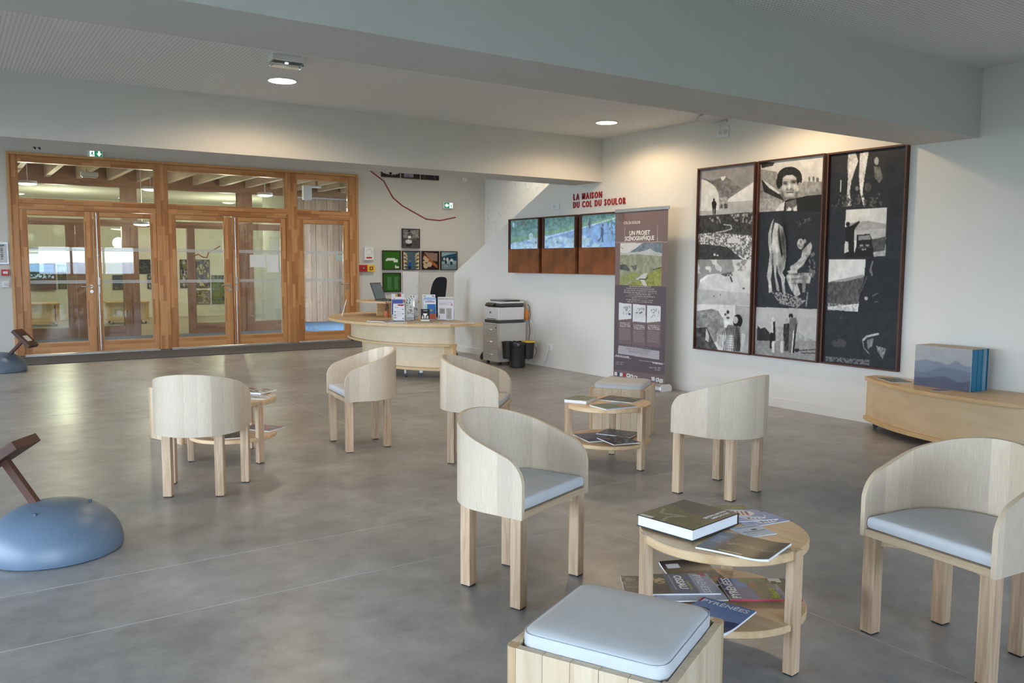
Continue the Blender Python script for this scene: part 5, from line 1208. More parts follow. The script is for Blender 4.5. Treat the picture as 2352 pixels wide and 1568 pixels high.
brochure(5.57, 9.80, .215, .305, c, 'white A4 information sheet standing at the right end of the desk', name='information_sheet', tilt=6, texts=(('INFOS PATOUS', .030, plain('olive_ink', (.24, .22, .08), .6), 0., .268, 'CENTER'),))

def flat_sheet(name, label, cat, x, y, z, a, w_, h_, cv, th=.004, group=None, ink=INK, curve=None, spine=None, texts=(), pages=PAPER):
    """a magazine or sheet lying flat: page block, printed cover, lettering"""
    t = thing(name, label, cat, (x, y, z), math.radians(a), group)
    if curve is None:
        MB().box(-w_/2, w_/2, -h_/2, h_/2, 0, th).build('pages', pages, t)
        cz = th+.0006
        p = cv.mesh('cover', w_, h_, ink, t); at(p, FLAT, (-w_/2, -h_/2, cz))
    else:
        # page block follows the curl
        n, m_ = 14, 14; mb = MB()
        g = [[(u/n, v/m_) for u in range(n+1)] for v in range(m_+1)]
        U = np.array([[p[0] for p in r] for r in g]); V = np.array([[p[1] for p in r] for r in g]); Z = curve(U, V)
        topv = []; botv = []
        for r in range(m_+1):
            for q in range(n+1):
                topv.append((-w_/2+w_*U[r, q], -h_/2+h_*V[r, q], th+Z[r, q])); botv.append((-w_/2+w_*U[r, q], -h_/2+h_*V[r, q], Z[r, q]*.8))
        k = len(topv); mb.v = topv+botv
        for r in range(m_):
            for q in range(n):
                a_ = r*(n+1)+q; mb.f += [(a_, a_+1, a_+n+2, a_+n+1), (k+a_, k+a_+n+1, k+a_+n+2, k+a_+1)]; mb.m += [0, 0]
        edge = [q for q in range(n+1)]+[(n+1)*r+n for r in range(1, m_+1)]+[(n+1)*m_+q for q in range(n-1, -1, -1)]+[(n+1)*r for r in range(m_-1, 0, -1)]
        for i in range(len(edge)):
            a_, b_ = edge[i], edge[(i+1) % len(edge)]; mb.f.append((a_, k+a_, k+b_, b_)); mb.m.append(0)
        mb.build('pages', pages, t, smooth=True)
        p = cv.mesh('cover', w_, h_, ink, t, curve=curve); at(p, FLAT, (-w_/2, -h_/2, th+.0008)); cz = th+.001
    if spine: MB().box(-w_/2, w_/2, -h_/2-.001, -h_/2+.004, 0, th+.0012).build('spine', spine, t)
    for s_, sz, m2, ox, oy, ra, b_ in texts:
        zz = cz+.0006
        if curve is not None: zz += float(curve(np.array([(ox+w_/2)/w_]), np.array([(oy+h_/2)/h_]))[0])
        text_mesh('lettering', s_, sz, m2, t, Matrix.Rotation(math.radians(ra), 4, 'Z'), (ox, oy, zz), 'LEFT', b_, ext=.0002)
    return t
flat_sheet('leaflet_pile', 'fanned pile of glossy leaflets at the left of the desk top', 'leaflets', 4.72, 10.06, .7355, 30, .21, .27, photo_blotch(3, (.35, .36, .38), (.55, .52, .48), (.62, .62, .63)), .012, ink=INKG, pages=LGREY)
flat_sheet('leaflet_pile', 'flat pile of grey-blue leaflets on the front of the desk', 'leaflets', 4.79, 9.74, .7355, -18, .27, .20, photo_blotch(6, (.55, .60, .66), (.70, .74, .78), (.40, .45, .50)), .012, ink=INKG, pages=LGREY)
c = photo_blotch(8, (.60, .66, .48), (.66, .70, .50), (.72, .72, .66)); flat_sheet('regional_map', 'open green and yellow map lying on the desk front', 'map', 5.10, 9.47, .7355, -30, .34, .26, c, .003)
c = Canvas(50, 40, (.80, .80, .83)); c.fill(c.mask_ell(.5, .4, .34, .22), (.72, .66, .60), nz=.08, fx=10, fy=10)
for i in range(5): c.rect(.06, .70+i*.05, .94, .715+i*.05, .64)
flat_sheet('placemat_sheet', 'white printed sheet hanging over the right end of the desk', 'sheet', 5.46, 9.29, .7355, -28, .40, .25, c, .003)

# office chair behind the desk
oc = thing('office_chair', 'black office chair behind the reception desk', 'chair', (6.62, 11.9, 0), math.radians(-30))
ctl = [(-.145, .62), (-.15, .78), (-.14, .95), (-.115, 1.10), (-.08, 1.20), (-.03, 1.262), (.03, 1.278), (.09, 1.278), (.125, 1.262), (.14, 1.225), (.135, 1.12), (.12, .98), (.11, .80), (.11, .62)]
poly = []
for i in range(len(ctl)-1):      # smooth the outline
    p0, p1, p2, p3 = [Vector(ctl[max(0, min(len(ctl)-1, i+q))]) for q in (-1, 0, 1, 2)]
    for k in range(5):
        t_ = k/5; poly.append(tuple(.5*((2*p1)+(p2-p0)*t_+(2*p0-5*p1+4*p2-p3)*t_*t_+(3*p1-p0-3*p2+p3)*t_**3)))
poly.append(ctl[-1])
MB().prism(poly, .20, .245, axis='Y').build('backrest', BLACKM, oc, bevel=.010)
MB().box(-.03, .03, .24, .27, .40, .80).build('back_stem', BLACK, oc, bevel=.006)
MB().loft([[(x*s_, y*s_, z) for x, y in [(.24*math.cos(2*PI*i/28)*(1.05 if abs(math.cos(2*PI*i/28)) > .5 else 1), .23*math.sin(2*PI*i/28)) for i in range(28)]] for s_, z in ((.9, .42), (1, .44), (1, .47), (.9, .49), (.5, .495))]).build('seat', BLACKM, oc, smooth=True)
MB().tube((0, 0, .08), (0, 0, .42), .028).build('gas_column', BLACK, oc, smooth=True)
for k in range(5):
    a = 2*PI*k/5; sp2 = MB().obox((.15*math.cos(a), .15*math.sin(a), .085), (.15*math.cos(a), .15*math.sin(a), -.012), (-.02*math.sin(a), .02*math.cos(a), 0), (0, 0, .014)).build('foot_spoke', BLACK, oc)
    MB().tube((.29*math.cos(a)-.02*math.sin(a), .29*math.sin(a)+.02*math.cos(a), .028), (.29*math.cos(a)+.02*math.sin(a), .29*math.sin(a)-.02*math.cos(a), .028), .028).build('wheel', BLACK, sp2)

# ================================================================ printer corner
pd = thing('drawer_pedestal', 'light grey three-drawer pedestal under the printer', 'cabinet', (6.99, 10.50, 0))
PX0, PX1, PY0, PY1 = 6.735, 7.235, 10.30, 10.72
wpart(MB().box(PX0+.02, PX1, PY0, PY1, .045, .60), 'carcass', LGREY, pd, bevel=.002); wpart(MB().box(PX0-.005, PX1+.005, PY0-.004, PY1+.004, .60, .62), 'top_board', LGREY, pd, bevel=.002)
for k, (z0, z1) in enumerate(((.425, .597), (.24, .421), (.05, .236))):
    d = wpart(MB().box(PX0, PX0+.018, PY0+.004, PY1-.004, z0, z1), 'drawer_front', LGREY, pd, bevel=.002)
    h = MB().path([(PX0-.001, PY0+.14, (z0+z1)/2+.01), (PX0-.022, PY0+.15, (z0+z1)/2+.01), (PX0-.022, PY1-.15, (z0+z1)/2+.01), (PX0-.001, PY1-.14, (z0+z1)/2+.01)], .005, 8)
    h.build('handle', STEEL, d, smooth=True).location = (-6.99, -10.50, 0)
    if k == 0:
        lk = MB().tube((PX0+.001, PY0+.055, .555), (PX0-.006, PY0+.055, .555), .01).build('lock', BLACK, d); lk.location = (-6.99, -10.50, 0)
for x, y in ((PX0+.06, PY0+.05), (PX1-.06, PY0+.05), (PX0+.06, PY1-.05), (PX1-.06, PY1-.05)): castor(pd, x-6.99, y-10.5, .046, .022, .5, True)
pr = thing('printer', 'white and black multifunction printer on the drawer pedestal', 'printer', (6.985, 10.49, .6205))
MB().box(-.235, .215, -.185, .205, 0, .045).build('paper_tray', DGREY, pr, bevel=.006)
bd = MB().prism([(-.245, -.195), (.22, -.195), (.22, .215), (-.245, .215)], .045, .235).build('body', WHITEP, pr, bevel=.012)
at(MB().lathe([(.016, 0), (.016, .002), (.010, .002), (.010, .0005)], 20).build('emblem_ring', DGREY, bd), Matrix.Rotation(-PI/2, 4, 'Y'), (-.2455, .03, .155)); MB().box(-.2465, -.245, -.002, .002, .143, .167).build('emblem_bar', DGREY, bd)
MB().box(-.2475, -.244, -.12, .12, .058, .066).build('tray_grip', BLACK, pr)
MB().box(-.19, .20, -.175, .195, .235, .252).build('output_recess', BLACK, pr); MB().box(-.21, .21, -.19, .21, .252, .292).build('scanner_body', DGREY, pr, bevel=.006)
MB().box(-.205, .212, -.192, .212, .292, .318).build('scanner_lid', WHITEP, pr, bevel=.006); MB().box(-.16, .16, -.14, .17, .318, .342).build('feeder_cover', plain('slate_plastic', (.16, .18, .21), .4), pr, bevel=.006); MB().box(-.10, .16, -.165, -.12, .318, .334).build('feeder_slot', BLACK, pr)
MB().obox((-.222, .05, .275), (.035, 0, .022), (0, .11, 0), (-.006, 0, .010)).build('control_panel', BLACK, pr, bevel=.004)
tag(MB().path([(7.21, 10.22, .90), (7.235, 10.21, .86), (7.24, 10.19, .74), (7.235, 10.22, .62), (7.24, 10.20, .5), (7.235, 10.22, .36), (7.24, 10.19, .18), (7.23, 10.22, .05)], .005, 6).build('printer_cable', BLACK), 'black cable hanging behind the printer', 'cable')
tag(MB().path([(7.22, 10.165, .66), (7.24, 10.14, .60), (7.245, 10.10, .5), (7.245, 10.12, .36), (7.245, 10.09, .2), (7.24, 10.11, .06)], .005, 6).build('printer_cable', plain('white_cable', (.7, .7, .7), .5)), 'white cable hanging beside the drawer pedestal', 'cable')
tg = thing('hanging_pouch', 'orange pouch hanging behind the printer', 'pouch', (7.235, 10.275, .635)); MB().loft([[(.022*s_*math.cos(2*PI*i/16)-.005, .035*s_*math.sin(2*PI*i/16), z) for i in range(16)] for s_, z in ((.6, .02), (1, .05), (1, .13), (.7, .17), (.3, .19))]).build('pouch', ORAP, tg, smooth=True); MB().path([(-.005, 0, .19), (.0, .0, .26), (.01, .01, .33)], .004, 6).build('strap', plain('tan_strap', (.55, .42, .28), .6), tg)
# waste bin with two hanging buckets
wb = thing('waste_bin', 'black waste bin with two hanging buckets beside the pedestal', 'waste bin', (6.86, 9.98, 0))
MB().lathe([(.105, 0), (.115, .01), (.125, .30), (.135, .355), (.128, .355), (.118, .30), (.1, .02), (0, .02)], 32).build('main_bin', BLACK, wb, smooth=True)
for k, (dx, dy, yl) in enumerate(((-.11, .08, False), (.15, -.07, True))):
    bk_ = MB().lathe([(.068, .125), (.073, .13), (.09, .355), (.098, .36), (.098, .372), (.088, .372), (.08, .30), (.06, .14), (0, .14)], 28, (dx, dy, 0)).build('hanging_bucket', BLACK, wb, smooth=True)
    if yl: MB().lathe([(.099, .366), (.099, .381), (.086, .384), (.086, .366)], 28, (dx, dy, 0)).build('yellow_rim', YELP, bk_, smooth=True); MB().path([(dx+.095, dy-.03, .30), (dx+.118, dy-.035, .26), (dx+.118, dy-.035, .2), (dx+.08, dy-.03, .15)], .004, 6).build('bucket_handle', BLACK, bk_)
rg = []; rs_ = np.random.RandomState(3)
for r, z in ((.136, .30), (.146, .345), (.140, .372), (.125, .366)): rg.append([(r*(1+.05*rs_.randn())*math.cos(2*PI*i/28), r*(1+.05*rs_.randn())*math.sin(2*PI*i/28), z+.006*rs_.randn()) for i in range(28)])
MB().loft(rg, caps=False).build('bin_liner', plain('thin_black_film', (.02, .02, .022), .25), wb, smooth=True)
tag(MB().path([(XB-.03, 9.735, .285), (XB-.05, 9.735, .24), (XB-.06, 9.78, .10), (XB-.04, 9.83, .03), (XB-.05, 10.0, .012), (XB-.07, 10.15, .010)], .0055, 6).build('mains_lead', plain('white_cable', (.7, .7, .7), .5)), 'white mains lead drooping from the low wall socket', 'cable')
bgp = thing('dark_bag', 'small black bag on the floor behind the pedestal', 'bag', (7.02, 11.12, 0)); MB().loft([[(.07*s_*math.cos(2*PI*i/16), .09*s_*math.sin(2*PI*i/16), z) for i in range(16)] for s_, z in ((.9, 0), (1, .03), (.8, .08), (.35, .12), (.1, .125))]).build('bag_body', BLACK, bgp, smooth=True)

# ================================================================ roll-up banner
BW = .915; bz0 = .085; bz1 = 2.165
bn = thing('rollup_banner', 'tall mauve roll-up banner on a silver base before the photo wall', 'banner', (7.02, 8.04, 0))
lean_ = Matrix(((0, 0, -1, 0), (-1, 0, 0, 0), (0, 1, 0, 0), (0, 0, 0, 1)))
def bpx(x, y): return x, y
BQ = [(122, 130), (518, 96), (468, 1452), (88, 1388)]
c = Canvas(150, 340, (.49, .42, .42), BQ, 4)
allm = np.ones(c.X.shape, bool)
c.fill(c.Y > 697+(c.X-110)*.03, (.375, .335, .36)); c.fill(c.Y > 1342+(c.X-90)*.11, (.46, .39, .40))
c.line([(115, 372), (508, 366)], 4, (.72, .68, .66)); c.line([(186, 250), (183, 372)], 3.5, (.72, .68, .66)); c.line([(434, 240), (431, 368)], 3.5, (.72, .68, .66))
c.fill(c.mask_ell(160, 178, 28, 34), (.42, .36, .365), nz=.05, fx=26, fy=60)
ph = c.mask_poly([(150, 377), (466, 374), (455, 706), (143, 699)])
c.fill(ph, (.82, .82, .82)); 
c.fill(ph & (c.Y > 452+(c.X < 220)*0-.0*(c.X)), (.58, .60, .52), nz=.10, fx=22, fy=40, seed=81)
c.fill(ph & c.mask_poly([(218, 448), (270, 415), (320, 376), (470, 372), (465, 452), (420, 445), (372, 420), (330, 436), (240, 456)]), (.45, .50, .55), nz=.12, fx=30, fy=50, seed=82)
c.fill(ph & c.mask_poly([(330, 440), (372, 418), (420, 446), (466, 452), (466, 478), (300, 462), (150, 470), (150, 456)]), (.72, .73, .73), nz=.06)
c.fill(ph & c.mask_poly([(145, 545), (190, 540), (220, 580), (215, 592), (145, 580)]), (.34, .37, .36), nz=.08); c.fill(ph & c.mask_poly([(225, 550), (275, 545), (270, 580), (250, 588)]), (.40, .43, .40), nz=.06)
c.fill(ph & c.mask_poly([(143, 640), (240, 600), (300, 612), (250, 660), (170, 700), (143, 700)]), (.58, .60, .40), nz=.08, fx=40, fy=80); c.fill(ph & c.mask_poly([(290, 645), (462, 560), (456, 706), (270, 702), (200, 700), (250, 670)]), (.56, .58, .32), nz=.14, fx=36, fy=70, seed=83)
c.fill(ph & c.mask_poly([(265, 655), (330, 605), (355, 610), (340, 640), (330, 660), (350, 705), (320, 705), (300, 660)]), (.78, .78, .77)); c.fill(ph & c.mask_line([(290, 652), (340, 655), (352, 640)], 7), (.25, .24, .22)); c.fill(ph & c.mask_line([(395, 582), (460, 562)], 7), (.25, .26, .22)); c.line([(153, 405), (170, 424)], 3, .3)
def words(x0, x1, y, hgt, col, sd):
    rs2 = np.random.RandomState(sd); x = x0
    while x < x1-6:
        l = 8+rs2.rand()*18; e = min(x+l, x1); c.rect(x, y-hgt/2+(x-x0)*.03, e, y+hgt/2+(x-x0)*.03, col); x = e+3.5
for i, (a, b) in enumerate(((215, 378), (190, 405), (175, 420), (172, 425), (208, 378), (190, 405), (232, 355), (192, 392), (198, 385))): words(a, b, 710+i*14.5, 6, (.62, .59, .60), i)
for k, (x0, x1, yb) in enumerate(((136, 230, 966), (240, 336, 984), (346, 448, 985))):
    t0 = 835+k*9; c.poly([(x0, t0), (x1, t0+8), (x1-5, 1152+k*10), (x0-8, 1143+k*12)], (.46, .39, .40)); c.poly([(x0, t0), (x1, t0+8), (x1-2, yb-10 if k != 1 else yb), (x0-3, yb-(0 if k != 1 else 6))], (.84, .84, .85))
    c.fill(c.mask_poly([(x0+30, t0+30), (x1-8, t0+20), (x1-10, t0+80), (x0+30, t0+95)]) & (c.noise(60, 120, 2, 90+k) > .52), (.62, .62, .64))
    if k == 0: c.rect(x1-24, 915, x1-8, 928, (.30, .36, .55))
    if k == 1: c.rect(x0+10, 895, x1-14, 950, (.80, .80, .81)); c.line([(x0+22, 912), (x0+36, 908)], 6, .2); c.line([(x0+50, 914), (x0+66, 906)], 8, .2)
    for i in range(3): words(x0+4, x1-10, yb+22+i*13, 6, (.72, .70, .70), 20+k*5+i)
    for i in range(9): words(x0, x1-14, yb+66+i*10, 3.5, (.58, .53, .54), 40+k*11+i)
c.poly([(128, 1158), (435, 1200), (432, 1265), (126, 1222)], (.68, .66, .69)); c.line([(92, 1240), (470, 1297)], 3, (.66, .63, .63))
for i in range(2): words(106, 172-i*6, 1286+i*14, 5, (.60, .57, .58), 70+i)
for i in range(2): words(355+i*46, 446, 1326+i*16, 6, (.62, .59, .60), 75+i)
for i, x in enumerate((96, 118, 136, 160)): c.rect(x, 1360+i*3, x+20, 1385+i*3, [(.82, .80, .82), (.25, .28, .42), (.80, .82, .84), (.66, .16, .20)][i])
for i, x in enumerate((187, 213, 243, 372, 405, 432)): c.rect(x, 1372+i*8, x+24, 1400+i*8, (.84, .84, .85)); c.rect(x+6, 1380+i*8, x+16, 1392+i*8, [(.3, .3, .35), (.4, .4, .4), (.2, .2, .2), (.7, .75, .8), (.25, .50, .55), (.75, .6, .55)][i])
ins = MB().box(0, BW, 0, bz1-bz0, -.0012, 0).build('sheet', plain('banner_back', (.5, .5, .5), .6), bn); at(ins, WALLB, (-.001+.0, 0, bz0))
at(c.mesh('print', BW, bz1-bz0, INK, bn), WALLB, (-.0022, 0, bz0))
def btext(s_, sz, m_, u, v, al='CENTER', b_=.006, sx_=1., sl=0.): text_mesh('lettering', s_, sz, m_, bn, WALLB, (-.0032, -u*BW, bz0+(1-v)*(bz1-bz0)), al, b_, ext=.0003, sx=sx_)
btext('COL DU SOULOR', .048, TEXTW, .325, .083, sx_=.78); btext('LE', .05, TEXTR, .20, .058, sx_=.8)
btext('UN PROJET', .073, TEXTW, .475, .148, b_=.02); btext('SCÉNOGRAPHIQUE', .073, TEXTW, .475, .180, b_=.02, sx_=.80)
for i, s_ in enumerate(("METTRE EN RÉCIT L'HISTOIRE ET", "L'ESPRIT DE CE COL PYRÉNÉEN", "SUR LA ROUTE DES COLS")): btext(s_, .036, TEXTG, .49, .812+i*.0155, sx_=.86)
btext("D'UNE VILLE À L'AUTRE", .030, TEXTW, .04, .878, 'LEFT', sx_=.8); btext('PATRIMOINE 65', .030, TEXTW, .96, .890, 'RIGHT', sx_=.8)
at(MB().box(-.012, BW+.012, -.03, .012, -.014, .012).build('top_rail', ALU, bn, bevel=.004), WALLB, (0, 0, bz1+.005))
at(MB().prism([(-.075, .0), (.075, 0), (.09, .02), (.085, .06), (.05, .085), (-.05, .085), (-.085, .06), (-.09, .02)], -.01, BW+.02, axis='X').build('base_cassette', ALU, bn, bevel=.006), Matrix.Rotation(-PI/2, 4, 'Z'), (.0, 0, 0))
at(MB().prism([(-.079, .0), (.079, 0), (.094, .02), (.089, .063), (.053, .088), (-.053, .088), (-.089, .063), (-.094, .02)], BW+.02, BW+.032, axis='X').build('end_cap', WHITEP, bn, bevel=.003), Matrix.Rotation(-PI/2, 4, 'Z'), (0, 0, 0))
at(MB().tube((BW*.5, 0, .085), (BW*.5, 0, 2.15), .01).build('support_pole', ALU, bn), Matrix.Rotation(-PI/2, 4, 'Z'), (.022, 0, 0))

# ================================================================ curved bench on castors
bc = thing('curved_bench', 'low birch bench with curved front on castors against the photo wall', 'bench', (7.0, 3.2, 0))
def arc_plan(ins, y0=2.04, y1=4.565, xw=7.248, cx=8.48, cy=3.30, R_=1.89):
    R2 = R_-ins; y0 += ins; y1 -= ins; P = [(xw, y1)]
    for k in range(41):
        y = y1+(y0-y1)*k/40; P.append((cx-math.sqrt(R2*R2-(y-cy)**2), y))
    return P+[(xw, y0)]
BENT = wood('birch_bench_top', (.68, .46, .24), (.58, .37, .175), 'Y', 12, 26, .4, rand=.05)
BENF = wood('birch_bench_front', (.67, .49, .30), (.60, .42, .24), 'Y', 6, 12, .42, rand=.05)
wpart(MB().prism(arc_plan(0), .440, .472), 'bench_top', BENT, bc, bevel=.003)
wpart(MB().prism(arc_plan(.028), .106, .439), 'curved_front', BENF, bc, smooth=True)
wpart(MB().prism(arc_plan(.0), .070, .105), 'base_plate', BENT, bc, bevel=.003)
wpart(MB().box(7.10, 7.243, 4.5385, 4.555, .106, .439), 'end_panel', BENT, bc)
for x, y in ((7.12, 4.44), (6.95, 3.6), (7.16, 3.2), (6.95, 2.9), (7.11, 2.2)): castor(bc, x-7.0, y-3.2, .070, .024, 2.2, True)
# slipcase with blue boards
bx_ = thing('slipcase_box', 'large slipcase printed with misty blue mountains standing on the bench', 'box', (7.03, 3.745, .4725), math.radians(-94.6))
# local x runs along the front face toward the right of the picture, y toward the wall
c = Canvas(150, 110, (.62, .63, .65), [(838, 155), (1485, 230), (1440, 693), (812, 605)], 6)
c.grad(np.ones(c.X.shape, bool), (.66, .66, .66), (.60, .62, .66))
def mist(f, col): c.fill(c.Y > f(c.X), col, nz=.015, fx=10, fy=10)
mist(lambda x: 345+.05*(x-838)-22*np.exp(-((x-950)/90)**2)-60*np.exp(-((x-1295)/60)**2)+(x > 1100)*40*(1-np.exp(-((x-1100)/80.)**2)), (.50, .54, .60))
mist(lambda x: 455+.04*(x-838)-50*np.exp(-((x-1180)/170)**2)+18*np.exp(-((x-960)/60)**2), (.44, .48, .55))
mist(lambda x: 520+.08*(x-838)-30*np.exp(-((x-1150)/120)**2)+30*np.exp(-((x-1320)/90)**2), (.36, .38, .46))
c.finish(.02, 6, 6, .006, 4)
L0, D0, H0 = .505, .228, .35
MB().box(-L0/2, L0/2, -D0/2, -D0/2+.004, 0, H0).build('front_board', PAPER, bx_)
at(c.mesh('misty_print', L0, H0, INK, bx_), Matrix.Rotation(PI/2, 4, 'X'), (-L0/2, -D0/2-.0008, 0))
MB().box(-L0/2, L0/2-.006, -D0/2+.004, D0/2, H0-.003, H0).build('top_board', plain('kraft_top', (.42, .34, .26), .6), bx_)
MB().box(-L0/2, -L0/2+.003, -D0/2+.004, D0/2, 0, H0-.003).build('end_board', PAPER, bx_); MB().box(-L0/2, L0/2, D0/2, D0/2+.004, 0, H0).build('back_board', BLUEB, bx_)
yy = -D0/2+.0045
for k, th in enumerate((.05, .034, .028, .030, .024, .018, .016)):
    MB().box(-L0/2+.004, L0/2-.002-.002*(k % 2), yy, yy+th-.0025, .001, H0-.004).build('blue_board', BLUEB, bx_)
    if k > 3: MB().box(-L0/2+.004, L0/2-.001, yy+th-.0024, yy+th-.0002, .001, H0-.004).build('white_insert', PAPER, bx_)
    yy += th+.0005
flat_sheet('bench_leaflet', 'colourful leaflet lying on the left end of the bench', 'leaflet', 7.05, 4.25, .4725, 55, .30, .20, photo_blotch(12, (.60, .55, .50), (.40, .48, .26), (.30, .42, .55), 30, 24), .003)
flat_sheet('bench_card', 'small grey card on the bench in front of the slipcase', 'card', 6.80, 3.70, .4725, -20, .13, .10, photo_blotch(13, (.50, .50, .54), (.58, .58, .62), (.42, .42, .48), 16, 12), .002)

# ================================================================ books and magazines on the round tables
def hardback(x, y, z, a, w_, h_, th, cv, label, texts=()):
    t = thing('hardback_book', label, 'book', (x, y, z), math.radians(a))
    MB().box(-w_/2+.004, w_/2-.004, -h_/2+.004, h_/2-.004, .003, th-.003).build('page_block', PAPER, t, bevel=.001)
    MB().box(-w_/2, w_/2, -h_/2, h_/2, 0, .003).build('back_cover', BLACK, t, bevel=.001)
    f = MB().box(-w_/2, w_/2, -h_/2, h_/2, th-.003, th).build('front_cover', BLACK, t, bevel=.001)
    MB().box(-w_/2-.001, -w_/2+.003, -h_/2, h_/2, 0, th).build('spine', BLACK, t, bevel=.001)
    at(cv.mesh('cover_print', w_-.001, h_-.001, INKG, f), FLAT, (-w_/2+.0005, -h_/2+.0005, th+.0005))
    for s_, sz, m_, ox, oy, ra, b_ in texts: text_mesh('lettering', s_, sz, m_, t, Matrix.Rotation(math.radians(ra), 4, 'Z'), (ox, oy, th+.001), 'CENTER', b_, ext=.0002)
    return t
# cover: drawn with local x to the left of the picture
c = Canvas(60, 50, (.22, .25, .22)); c.fill(c.U > .02, (.24, .26, .22), nz=.05, fx=12, fy=12); c.poly([(.45, 0), (1, 0), (1, 1), (.3, 1), (.42, .5)], (.31, .32, .20), nz=.08, fx=20, fy=16, seed=3); c.poly([(.0, 0), (.4, 0), (.45, .5), (.3, 1), (0, 1)], (.17, .21, .21), nz=.05, fx=10, fy=10, seed=4); c.line([(.96, .55), (.80, .62), (.62, .45), (.72, .80), (.55, .9)], .045, (.52, .52, .46)); c.rect(.93, .74, .985, .97, (.80, .80, .80))
hardback(2.385, 2.275, .4775, 189, .312, .262, .045, c, 'thick dark green hardback book lying on the foreground table', (('COLS MYTHIQUES', .0185, TEXTW, -.07, .072, 0, .005), ('DU CYCLISME', .0185, TEXTW, -.07, .094, 0, .005)))
c = Canvas(50, 60, (.20, .16, .13)); c.fill(c.V > -1, (.24, .19, .15), nz=.07, fx=8, fy=12); c.fill((c.V > .42) & (c.V < .60), (.33, .27, .21), nz=.12, fx=20, fy=30, seed=3); c.speckle((c.V > .45) & (c.V < .58), .58, (.66, .60, .50), 40, 40, 4); c.rect(0, 0, .26, 1, (.40, .43, .48), nz=.08); c.rect(.05, .2, .2, .6, (.55, .60, .68), nz=.1); c.px *= .8; c.rect(.30, .90, .62, .95, (.70, .66, .58))
cur = lambda U, V: .014*np.clip((U-.70)/.30, 0, 1)**2*(1-.2*V)+.004*np.sin(U*3.0)
flat_sheet('magazine', 'brown-covered magazine with a curling corner on the foreground table', 'magazine', 2.372, 1.985, .4705, -72, .272, .225, c, .006, 'magazines on the round tables', INKG, cur)
def leaflet_blue(x, y, a, z, label):
    c = Canvas(30, 52, (.48, .58, .78)); c.fill(c.V > -1, (.50, .60, .80), nz=.03); c.ell(.5, .42, .42, .27, (.86, .86, .88)); rs2 = np.random.RandomState(int(abs(a)))
    for i in range(4):
        y_ = .27+i*.085; c.rect(.24, y_, .76, y_+.045, (.50, .14, .18), nz=.2, fx=16, fy=3, seed=i)
    c.rect(.1, .80, .9, .84, (.40, .5, .72)); return flat_sheet('leaflet', label, 'leaflet', x, y, z, a, .10, .205, c, .0025, 'blue leaflets on the foreground table', INKG)
leaflet_blue(2.69, 2.165, -98, .4705, 'blue leaflet with white disc, right-hand one of the fan')
leaflet_blue(2.675, 2.215, -112, .4745, 'blue leaflet with white disc, middle one of the fan')
leaflet_blue(2.662, 2.27, -126, .4785, 'blue leaflet with white disc and red print, uppermost of the fan')
c = Canvas(36, 30, (.78, .81, .86)); c.rect(.1, .1, .9, .2, (.55, .62, .72)); c.rect(.5, .35, .7, .48, (.22, .24, .28)); c.rect(.1, .55, .9, .6, .5); c.rect(.1, .7, .7, .74, .55)
flat_sheet('card_stack', 'pale blue and white cards beside the green hardback', 'cards', 2.555, 2.095, .4705, -12, .13, .12, c, .003)
c = Canvas(30, 30, (.56, .60, .40)); c.fill(c.V > -1, (.58, .56, .40), nz=.12, fx=10, fy=8); flat_sheet('leaflet', 'green and ochre leaflet at the back of the foreground table', 'leaflet', 2.70, 2.345, .4705, -30, .16, .10, c, .003)
# lower shelf of the foreground table
SH = .1975
c = Canvas(60, 76, (.10, .16, .42)); c.rect(0, 0, 1, .16, (.08, .12, .36)); c.rect(0, .16, 1, .55, (.13, .24, .52), nz=.1, fx=8, fy=8); c.poly([(1, .18), (.55, .22), (.62, .38), (1, .4)], (.20, .46, .72)); c.poly([(.0, .42), (.45, .40), (.75, .36), (1, .34), (1, 1), (0, 1)], (.30, .29, .24), nz=.14, fx=16, fy=16, seed=6); c.poly([(.78, .30), (1, .28), (1, .7), (.8, .66)], (.30, .40, .20), nz=.14, fx=16, fy=16, seed=7); c.ell(.68, .46, .1, .06, (.55, .30, .20)); c.rect(.80, .74, 1, .92, (.80, .82, .80)); c.rect(.72, .76, .86, .84, .08); c.ell(.3, .92, .22, .06, (.42, .40, .30), nz=.1)
for i in range(6): c.rect(.18, .66+i*.028, .72, .676+i*.028, (.55, .55, .5))
flat_sheet('magazine', 'blue mountain magazine with red spine and yellow-green headline on the lower shelf', 'magazine', 2.630, 2.120, SH+.0125, 56, .222, .278, c, .006, 'magazines on the round tables', INKG, spine=None, texts=(('PYRÉNÉES', .047, TEXTW, -.100, .094, 0, .02), ('fleurs', .042, YELG, -.095, -.058, 0, .025), ('de montagne', .020, plain('lilac_ink', (.45, .42, .70), .6), -.095, -.078, 0, .01)))
sp0 = bpy.data.objects[-1]
mgz = [o for o in COL.objects if o.name.startswith('magazine') and 'red spine' in o.get('label', '')][0]
MB().box(-.1125, -.1085, -.139, .139, .0, .0072).build('spine', plain('magenta_red', (.52, .05, .12), .4), mgz)
c = Canvas(50, 60, (.36, .42, .52)); c.rect(0, 0, 1, .34, (.52, .58, .68), nz=.04); c.rect(0, .30, 1, .72, (.24, .32, .46), nz=.05); c.rect(0, .68, 1, 1, (.20, .20, .20), nz=.12, fx=14, fy=14); c.fill(c.mask_ell(.35, .80, .16, .10) & (c.noise(30, 30, 2, 4) > .45), (.70, .64, .46)); c.rect(.0, .04, .14, .16, (.62, .12, .18)); c.rect(.35, .36, .8, .40, (.50, .56, .30))
for i in range(4): c.rect(.1, .56+i*.025, .8, .568+i*.025, (.55, .6, .68))
